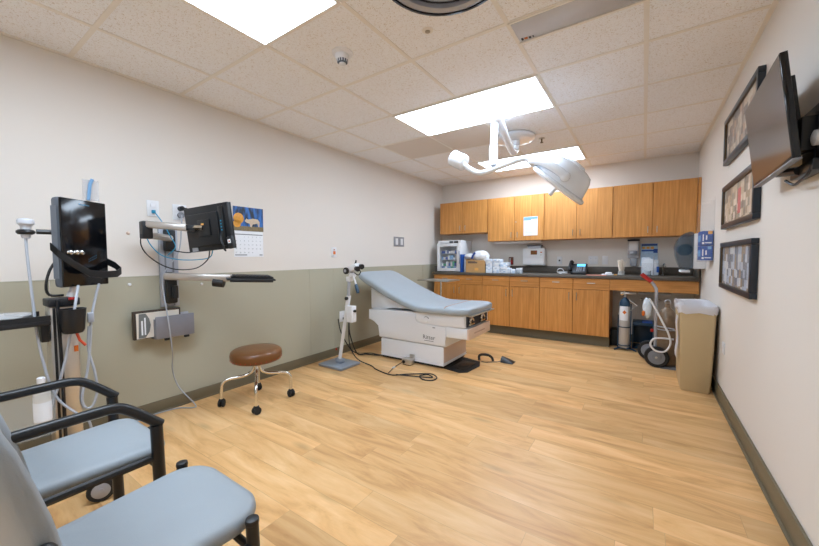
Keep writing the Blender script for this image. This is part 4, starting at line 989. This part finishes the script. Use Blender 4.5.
part('tray_rail', MB().box(.0, .29, -.14, -.12, -.016, .004, bev=.004, M=face_M((.39, -1.10, .982), (.17, .36, -.02), (-.36, .17, .02))), M_blackm, kt)
o = thing('keyboard', 'thin black keyboard lying on the wall-mounted keyboard tray', 'keyboard', (.45, -.93, .985))
KM = face_M((.39, -1.10, .982), (.17, .36, -.02), (-.36, .17, .02))
part('case', MB().box(.01, .30, -.08, .06, .0065, .020, bev=.004, M=KM), M_blackm, o)
mb = MB()
for j in range(5):
    for i in range(10): mb.box(.022+i*.026, .044+i*.026, -.072+j*.025, -.051+j*.025, .0201, .026, M=KM)
kk = part('keys', mb, M_black, o); kk['kind'] = 'stuff'
# monitor
def mon_M():
    a, tt, r = -1.33, -.065, .07
    n = Vector((math.cos(a)*math.cos(tt), math.sin(a)*math.cos(tt), math.sin(tt))); u = Vector((-math.sin(a), math.cos(a), 0)); v = n.cross(u); v = v if v.z > 0 else -v
    u2 = u*math.cos(r)+v*math.sin(r); v2 = -u*math.sin(r)+v*math.cos(r)
    m = Matrix((u2, v2, n)).transposed().to_4x4(); m.translation = (.482, -1.285, 1.333); return m
MM = mon_M()
t = thing('monitor', 'black computer monitor seen from behind, on the silver wall arm', 'monitor', (.50, -1.272, 1.333))
def mn(*a, mb=None, **k):
    mb = mb or MB(); mb.M = MM; return mb.box(*a, **k)
part('rear_shell', mn(-.20, .20, -.152, .152, -.022, .0, bev=.004), M_black, t)
part('front_bezel', mn(-.20, .20, -.152, .152, -.034, -.0222, bev=.003), M_blackm, t)
part('screen', mn(-.185, .185, -.137, .137, -.0352, -.0342), M_blackg, t)
part('rear_bulge', mn(-.165, .12, -.12, .10, .0002, .020, bev=.006), M_black, t)
part('side_panel', mn(.125, .165, -.13, .13, .0002, .013, bev=.003), M_blackm, t)
part('mounting_plate', mn(-.055, .055, -.055, .055, .0202, .028, bev=.002), M_blackm, t)
part('port_plate', mn(-.16, -.11, -.148, -.122, .0002, .006), M_lgrey, t)
mb = MB()
for k in range(4): mn(.14, .148, -.03+k*.02, -.022+k*.02, .0132, .016, mb=mb)
part('indicator_leds', mb, M_cyan, t)
part('white_label', mn(-.02, .005, .02, .032, .0282, .0286), M_yellow, t)
o = thing('barcode_scanner', 'small black handset with white label hanging off the monitor corner', 'handset', (.66, -1.27, 1.2))
part('case', MB().box(-.022, .022, -.04, .04, -.012, .012, bev=.006, M=MM @ Matrix.Translation((.225, -.115, .030)) @ Matrix.Rotation(.15, 4, 'Z')), M_black, o)
part('label', MB().box(-.012, .012, -.005, .02, .0121, .0128, M=MM @ Matrix.Translation((.225, -.115, .030)) @ Matrix.Rotation(.15, 4, 'Z')), M_paper, o)
part('orange_dot', MB().box(-.006, .006, .002, .012, .0129, .0134, M=MM @ Matrix.Translation((.225, -.115, .030)) @ Matrix.Rotation(.15, 4, 'Z')), M_orange, o)
mp_ = lambda x, y, z: tuple(MM @ Vector((x, y, z)))
part('handset_cord', MB().tube([mp_(.145, -.04, .02), mp_(.16, -.08, .045), mp_(.175, -.13, .05), mp_(.17, -.165, .03), mp_(.145, -.15, .02), mp_(.15, -.10, .03)], .005, 6, smooth=5), M_black, o)
o = part('network_cable', MB().tube([(.024, -1.425, 1.462), (.06, -1.41, 1.42), (.12, -1.40, 1.36), (.16, -1.38, 1.28), (.18, -1.36, 1.21), (.15, -1.40, 1.15)], .0035, 6, smooth=5).tube([(.21, -1.55, 1.30), (.21, -1.52, 1.22), (.22, -1.46, 1.15), (.24, -1.36, 1.12), (.30, -1.26, 1.12), (.38, -1.22, 1.14), (.46, -1.24, 1.21)], .0035, 6, smooth=5), M_cyan); tag(o, 'bright blue network cable looping from the wall plate to the monitor', 'cable')
o = part('monitor_cable', MB().tube([(.21, -1.57, 1.29), (.17, -1.56, 1.22), (.16, -1.52, 1.15), (.18, -1.44, 1.08), (.22, -1.36, 1.05), (.30, -1.28, 1.06), (.38, -1.24, 1.12), (.43, -1.25, 1.18)], .004, 6, smooth=5).tube([(.045, -1.25, 1.505), (.10, -1.23, 1.49), (.20, -1.25, 1.36), (.24, -1.24, 1.25), (.22, -1.27, 1.175), (.15, -1.34, 1.18), (.08, -1.36, 1.20)], .004, 6, smooth=5), M_black); tag(o, 'black cable drooping in a long loop below the monitor arm', 'cable')
o = part('power_cord', MB().tube([(.03, -1.25, 1.455), (.05, -1.262, 1.38), (.08, -1.30, 1.18), (.09, -1.405, 1.02), (.09, -1.412, .90), (.175, -1.42, .70), (.165, -1.40, .50), (.12, -1.38, .42), (.06, -1.36, .30), (.055, -1.32, .16), (.13, -1.245, .02), (.14, -1.27, .006), (.06, -1.33, .006), (.035, -1.42, .006), (.03, -1.52, .006), (.05, -1.60, .006)], .0045, 8, smooth=6), M_gcable); tag(o, 'thin grey power cord hanging down the wall onto the floor', 'cord')
# holder with papers
t = thing('wall_pocket', 'grey metal pocket on the wall below the track, left of the stool', 'wall pocket', (.06, -1.34, .55))
part('back_plate', BOX(.0085, .016, -1.46, -1.22, .57, .72, bev=.002), M_lgrey, t)
part('front_pocket', BOX(.105, .118, -1.475, -1.225, .560, .718, bev=.004).box(.017, .105, -1.475, -1.465, .560, .700).box(.017, .105, -1.235, -1.225, .560, .700).box(.017, .105, -1.465, -1.235, .560, .568), mat('pocket_grey', (138, 140, 150), .4, .3), t)
part('foot_clip', BOX(.09, .115, -1.42, -1.39, .542, .5595, bev=.003), M_black, t)
part('foot_clip', BOX(.09, .115, -1.29, -1.26, .542, .5595, bev=.003), M_black, t)
part('lettering_mark', BOX(.1182, .1188, -1.36, -1.32, .588, .594), M_greyp, t)
t = thing('manual_box', 'cream printed booklet box leaning behind the grey wall pocket', 'booklet', (.06, -1.45, .57))
part('box_body', BOX(.045, .075, -1.59, -1.30, .572, .765, bev=.002), mat('dark_brown_card', (62, 50, 40), .7), t)
part('cream_cover', BOX(.0752, .079, -1.575, -1.312, .577, .752), mat('cream_card', (224, 216, 204), .6), t)
prf = [(-1.565, .58), (-1.525, .58), (-1.500, .62), (-1.492, .665), (-1.500, .71), (-1.52, .748), (-1.56, .748)]
part('grey_panel', MB().prism(prf, .0791, .0796, 'x'), mat('cover_grey', (112, 116, 116), .6), t)
part('cover_print', BOX(.0797, .08, -1.548, -1.538, .60, .70), M_paper, t)
part('cover_print', BOX(.0797, .08, -1.53, -1.521, .60, .72), M_paper, t)

# ------------------------------------------------------------------ scanner on a cart
DM = Matrix((Vector((-math.sin(.514), math.cos(.514), 0)), Vector((0, 0, 1)), Vector((math.cos(.514), math.sin(.514), 0)))).transposed().to_4x4()
DM.translation = (.51, -1.912, 1.212)
def dv(*a, mb=None, **k):
    mb = mb or MB(); mb.M = DM; return mb.box(*a, **k)
t = thing('scanner_cart', 'rolling column cart with black closed monitor unit beside left wall', 'medical cart', (.50, -1.98, 0))
d = part('monitor_unit', dv(-.1165, .1165, -.222, .222, -.012, .0, bev=.004), M_blackg, t)
part('unit_shell', dv(-.1165, .1165, -.225, .225, -.058, -.0125, bev=.016), mat('shell_grey', (92, 98, 106), .5, var=.05), d)
part('side_grille', dv(-.119, -.117, -.18, .18, -.052, -.02), mat('grille_grey', (104, 110, 118), .6, var=.3, vscale=400), d)
mb = MB(); mb.M = DM
for k in range(8): mb.box(-.028+k*.007, -.0235+k*.007, .194, .200+.003*(k in (0, 4)), .0001, .0005)
part('maker_mark', mb, mat('teal_print', (60, 110, 136), .5), d)
mb = MB(); mb.M = DM
for x in (-.085, -.055, -.03): mb.lathe([(.009, 0), (.012, .004), (.010, .012), (.004, .014)], (x, -.05, .0003), (0, 0, 1), seg=14)
mb.box(-.10, -.03, -.055, -.045, .0002, .006, bev=.001)
part('metal_fasteners', mb, M_chrome, d)
mb = MB(); mb.M = DM; random.seed(8)
for k in range(12): mb.box(.0+.008*(k % 6)+.01, .0+.008*(k % 6)+.013, -.085-.012*(k//6)+.004*(k % 6), -.083-.012*(k//6)+.004*(k % 6), .0002, .0006)
part('led_specks', mb, M_cyan, d)
hl = [(-.122, -.02, -.06), (-.122, -.055, -.02), (-.105, -.11, .045), (-.06, -.155, .075), (.0, -.165, .08), (.09, -.165, .075), (.135, -.15, .055), (.135, -.12, .02), (.122, -.09, -.03), (.12, -.07, -.06)]
mb = MB(); mb.M = DM
loops = [[(p[0], p[1]+a, p[2]+b) for a, b in ((-.018, 0), (-.018, .006), (.018, .006), (.018, 0))] for p in hl]
part('carry_handle', mb.loft(loops), M_blackm, d, ang=60)
part('neck', MB().cyl((.50, -1.98, .935), (.50, -1.96, .99), .018), M_white, t)
part('column', MB().box(.455, .545, -2.068, -1.962, .10, .895, bev=.012), M_steel, t)
part('column_groove', MB().box(.5452, .549, -2.056, -2.046, .12, .89), M_black, t)
part('column_collar', MB().box(.445, .555, -2.072, -1.955, .896, .935, bev=.006), M_black, t)
part('red_release', BOX(.556, .566, -2.0, -1.97, .925, .938, bev=.002), M_red, t)
part('amber_mark', BOX(.5455, .550, -1.985, -1.97, .66, .69), M_orange, t)
part('probe_cup', MB().loft([[(.60+r_*.8*math.cos(a), -1.996+r_*.8*math.sin(a), z-.01) for a in [k*PI/8 for k in range(16)]] for r_, z in ((.045, .775), (.055, .79), (.062, .865), (.066, .895), (.058, .895), (.05, .80))]), M_black, t)
part('orange_hook', MB().tube([(.60, -1.985, .765), (.605, -1.975, .725), (.61, -1.955, .695)], .006, 8), mat('red_orange', (196, 66, 28), .5), t)
part('holder_arm', MB().tube([(.50, -1.97, 1.255), (.51, -2.04, 1.262), (.51, -2.09, 1.262)], .012, 8), M_blackm, t)
part('holder_ring', MB().tube([(.51+.021*math.cos(a), -2.125+.021*math.sin(a), 1.258) for a in [k*PI/8 for k in range(16)]], .012, 8, closed=True), M_blackm, t)
sh = part('side_shelf', MB().box(.36, .60, -2.42, -2.072, .815, .838, bev=.004).box(.36, .60, -2.42, -2.41, .838, .862).box(.36, .365, -2.41, -2.072, .838, .862).box(.595, .60, -2.41, -2.072, .838, .862).box(.44, .56, -2.10, -2.071, .73, .815, bev=.004), M_black, t)
bn = part('clear_bin', MB().box(.38, .385, -2.40, -2.075, .30, .50).box(.62, .625, -2.40, -2.075, .30, .50).box(.385, .62, -2.40, -2.395, .30, .50).box(.385, .62, -2.080, -2.075, .30, .50).box(.385, .62, -2.395, -2.08, .30, .306), M_clear, t)
part('wheel_base', MB().box(.47, .53, -2.36, -1.62, .075, .105, bev=.01).box(.16, .84, -2.01, -1.95, .075, .105, bev=.01), M_blackm, t)
for x, y in ((.84, -1.975), (.17, -1.98), (.50, -1.66), (.50, -2.34)):
    cst = part('caster', MB().lathe([(.028, -.03), (.048, -.03), (.053, -.024), (.053, -.005), (.046, 0), (.053, .005), (.053, .024), (.048, .03), (.028, .03)], (x, y, .053), (1, -.35, 0), seg=24), M_rubber, t)
    part('caster_hub', MB().lathe([(.034, -.0305), (.035, -.030), (.035, .030), (.034, .0305)], (x, y, .053), (1, -.35, 0), seg=20).lathe([(.012, -.034), (.012, .034)], (x, y, .053), (1, -.35, 0), seg=12), M_lgrey, cst)
    part('caster_fork', MB().cyl((x, y, .106), (x, y, .118), .016), M_black, cst)
o = thing('ultrasound_probe', 'grey handheld scan probe standing in the ring left of the black unit', 'scan probe', (.51, -2.125, 1.25))
part('probe_head', MB().lathe([(.013, 0), (.017, .01), (.018, .045), (.020, .058), (.029, .068), (.030, .082), (.026, .090), (.012, .094)], (.51, -2.125, 1.228), (.0, .02, 1), seg=24), mat('probe_grey', (196, 198, 204), .35), o)
part('probe_cable', MB().tube([(.51, -2.125, 1.232), (.515, -2.125, 1.15), (.53, -2.118, .95), (.55, -2.11, .75), (.56, -2.085, .55), (.57, -2.055, .44), (.60, -2.0, .36), (.63, -1.965, .32), (.62, -1.95, .26)], .0055, 8, smooth=5), M_gcable, o)
o = part('unit_cable', MB().tube([(.555, -1.96, .995), (.60, -1.985, .90), (.60, -2.0, .80), (.58, -2.02, .66), (.57, -2.05, .52), (.56, -2.085, .38), (.56, -2.07, .30)], .006, 8, smooth=5), M_gcable); tag(o, 'left grey cable dropping from the underside of the black unit', 'cable')
part('cable_clip', BOX(.585, .615, -2.008, -1.975, .80, .83, bev=.004), M_gcable, o)
o = part('looped_cable', MB().tube([(.50, -1.865, .995), (.53, -1.895, .90), (.545, -1.915, .80), (.55, -1.925, .68), (.55, -1.94, .55), (.55, -1.965, .42), (.55, -1.955, .36), (.55, -1.925, .36), (.55, -1.905, .44), (.55, -1.912, .54), (.55, -1.932, .66), (.545, -1.925, .78)], .006, 8, smooth=6), M_gcable); tag(o, 'right grey cable hanging in a long narrow loop beside the cart column', 'cable')
part('cable_clip', BOX(.535, .562, -1.93, -1.905, .80, .85, bev=.004), M_gcable, o)
o = part('black_lead', MB().tube([(.44, -1.99, 1.16), (.46, -2.04, 1.08), (.47, -2.06, 1.0), (.47, -2.05, .95), (.48, -2.0, .945)], .006, 8, smooth=5).tube([(.56, -2.04, .93), (.56, -2.035, .6), (.56, -2.035, .2)], .007, 8), M_black); tag(o, 'black lead running from the black unit down the cart column', 'cable')
o = thing('plastic_tray_bag', 'clear plastic wrapped tray lying on the cart side shelf', 'wrapped tray', (.48, -2.24, .85))
puff((.48, -2.24, .862), .07, (1.3, 2.0, .28), 9, 'wrap', mat('cling_wrap', (226, 226, 226), .15, trans=.6, var=0), o)
o = thing('gel_bottle', 'translucent white bottle standing in the clear bin on the cart', 'bottle', (.50, -2.12, .306))
part('bottle_body', MB().lathe([(.024, 0), (.029, .008), (.031, .17), (.027, .21), (.014, .225), (.012, .24)], (.585, -2.113, .3065), seg=24), mat('milky_plastic', (218, 216, 210), .3, trans=.2), o)
part('bottle_label', MB().lathe([(.0315, .06), (.0316, .15)], (.585, -2.113, .3065), seg=24), M_paper, o)
part('bottle_cap', MB().lathe([(.015, .2402), (.015, .262), (.010, .266)], (.585, -2.113, .3065), seg=20), M_white, o)
o = thing('wipes_pack', 'beige folded pack in the clear cart bin beside the white bottle', 'pack', (.5, -2.26, .307))
part('pack', BOX(.43, .56, -2.33, -2.25, .3065, .36, bev=.006), M_card, o)
part('pack_label', BOX(.5602, .561, -2.32, -2.26, .315, .35), M_paper, o)
o = thing('swab_pouch', 'clear zip pouch holding a blue-grey swab, taped to the wall', 'pouch', (0, -1.76, 1.56))
part('film', BOX(.001, .003, -1.80, -1.72, 1.50, 1.63), mat('pouch_film', (240, 240, 244), .3, alpha=.25, var=0), o)
part('swab', MB().tube([(.012, -1.775, 1.50), (.012, -1.765, 1.60), (.012, -1.752, 1.635)], .009, 8), M_lblue, o)

# ------------------------------------------------------------------ chairs
def seat_loft(x0, x1, y0, y1, z, th, rf=.10, rb=.04, sx=.02):
    """seat pad: outline with rounded front corners, domed top"""
    cx, cy = (x0+x1)/2, (y0+y1)/2
    def outline(ins, zz):
        out = []
        for ccx, ccy, a0, r in ((x1, y1, 0, rf), (x0, y1, 90, rf), (x0+sx, y0, 180, rb), (x1-sx, y0, 270, rb)):
            sxn = 1 if a0 in (0, 270) else -1; syn = 1 if a0 in (0, 90) else -1
            r_ = max(r-ins, .01)
            ox, oy = ccx-sxn*(ins+r_), ccy-syn*(ins+r_)
            for k in range(9):
                a = math.radians(a0+k*11.25); out.append((ox+r_*math.cos(a), oy+r_*math.sin(a), zz))
        return out
    return MB().loft([outline(.02, z-th), outline(.004, z-th+.006), outline(.0, z-th*.6), outline(.003, z-.014), outline(.016, z-.004), outline(.045, z), outline(.10, z+.004), outline(.16, z+.006)])
def back_pad(x0, x1, pts, th):
    """curved back cushion: pts = (y, z) centre line from bottom to top; rounded corners, piping side"""
    n = len(pts); mb = MB(); L = []
    zb, zt = pts[0][1], pts[-1][1]; cx, hw = (x0+x1)/2, (x1-x0)/2; rc = .11
    for y, z in pts:
        e = 0
        if zt-z < rc: e = rc-math.sqrt(max(0, rc*rc-(rc-(zt-z))**2))
        if z-zb < .05: e = max(e, .05-math.sqrt(max(0, .05**2-(.05-(z-zb))**2)))
        w_ = hw-e; hth = th/2*(.45 if (z in (zb, zt)) else 1)
        loop = []
        for k in range(28):
            a = 2*PI*k/28; cs, sn = math.cos(a), math.sin(a)
            px = math.copysign(abs(cs)**.35, cs); py = math.copysign(abs(sn)**.7, sn)
            curve = -.02*(1-(px)**2)
            loop.append((cx+px*w_, y+py*hth+curve, z))
        L.append(loop)
    return mb.loft(L)
# armless chair (nearest)
t = thing('waiting_chair', 'nearest armless chair with blue-grey vinyl seat and black legs', 'chair', (1.9, -2.15, 0))
part('seat', seat_loft(1.70, 2.09, -2.33, -1.918, .462, .048, rf=.10), M_vinylA, t, ang=70)
bp = [(-2.325, .50), (-2.327, .52), (-2.335, .55), (-2.345, .62), (-2.358, .69), (-2.376, .76), (-2.393, .82), (-2.412, .87), (-2.424, .90), (-2.432, .918), (-2.436, .925)]
bk = part('backrest', back_pad(1.675, 2.135, bp, .052), M_vinylA, t, ang=75)
mb = MB().tube([(2.131, -2.331, .55), (2.131, -2.342, .62), (2.131, -2.355, .69), (2.130, -2.372, .755), (2.118, -2.388, .81)], .0025, 6, smooth=4)
part('seam', mb, M_vinylA, bk)
for x, y in ((1.683, -1.972), (2.108, -1.985)):
    part('leg', MB().cyl((x, y+.01, .0), (x, y, .445), .016), M_blackm, t)
    part('leg_cap', MB().lathe([(.0165, 0), (.0175, .004), (.016, .012), (.008, .015)], (x, y, .4455), seg=16), M_black, t)
for x in (1.665, 2.148):
    part('leg', MB().tube([(x, -2.30, 0), (x, -2.31, .35), (x, -2.36, .655)], .016, 14), M_blackm, t)
    part('leg_cap', MB().sphere((x, -2.361, .66), .018, (1, 1, .7), 14), M_black, t)
part('seat_rail', MB().tube([(2.108, -1.995, .39), (2.148, -2.30, .385)], .010, 8).tube([(1.683, -1.985, .39), (1.665, -2.30, .385)], .010, 8).tube([(1.69, -1.985, .388), (2.10, -1.995, .388)], .010, 8), M_blackm, t)
part('back_bracket', BOX(2.10, 2.145, -2.372, -2.345, .625, .65, bev=.006), M_black, t)
# arm chair
t = thing('arm_chair', 'second chair, with black metal armrests and blue-grey vinyl seat', 'chair', (1.315, -2.15, 0))
part('seat', seat_loft(1.105, 1.502, -2.33, -1.93, .462, .046, rf=.07), M_vinylA, t, ang=70)
part('backrest', back_pad(1.085, 1.545, [(y+.045, z-.125+.02) for y, z in bp], .05), M_vinylA, t, ang=75)
for x in (1.080, 1.526):
    part('leg', MB().tube([(x, -1.975, 0), (x, -1.98, .30), (x, -1.985, .547)], .019, 14), M_blackm, t)
    part('leg', MB().tube([(x, -2.36, 0), (x, -2.34, .35), (x, -2.35, .64)], .017, 14), M_blackm, t)
    part('armrest', MB().tube([(x, -1.972, .545), (x, -1.99, .562), (x, -2.03, .600), (x, -2.07, .634), (x, -2.10, .646), (x, -2.16, .649), (x, -2.40, .645)], .0165, 14, smooth=3), M_blackm, t)
part('seat_rail', MB().tube([(1.518, -1.99, .428), (1.518, -2.34, .428)], .013, 8).tube([(1.085, -1.99, .40), (1.085, -2.34, .40)], .013, 8).tube([(1.085, -1.985, .40), (1.518, -1.985, .40)], .012, 8), M_blackm, t)
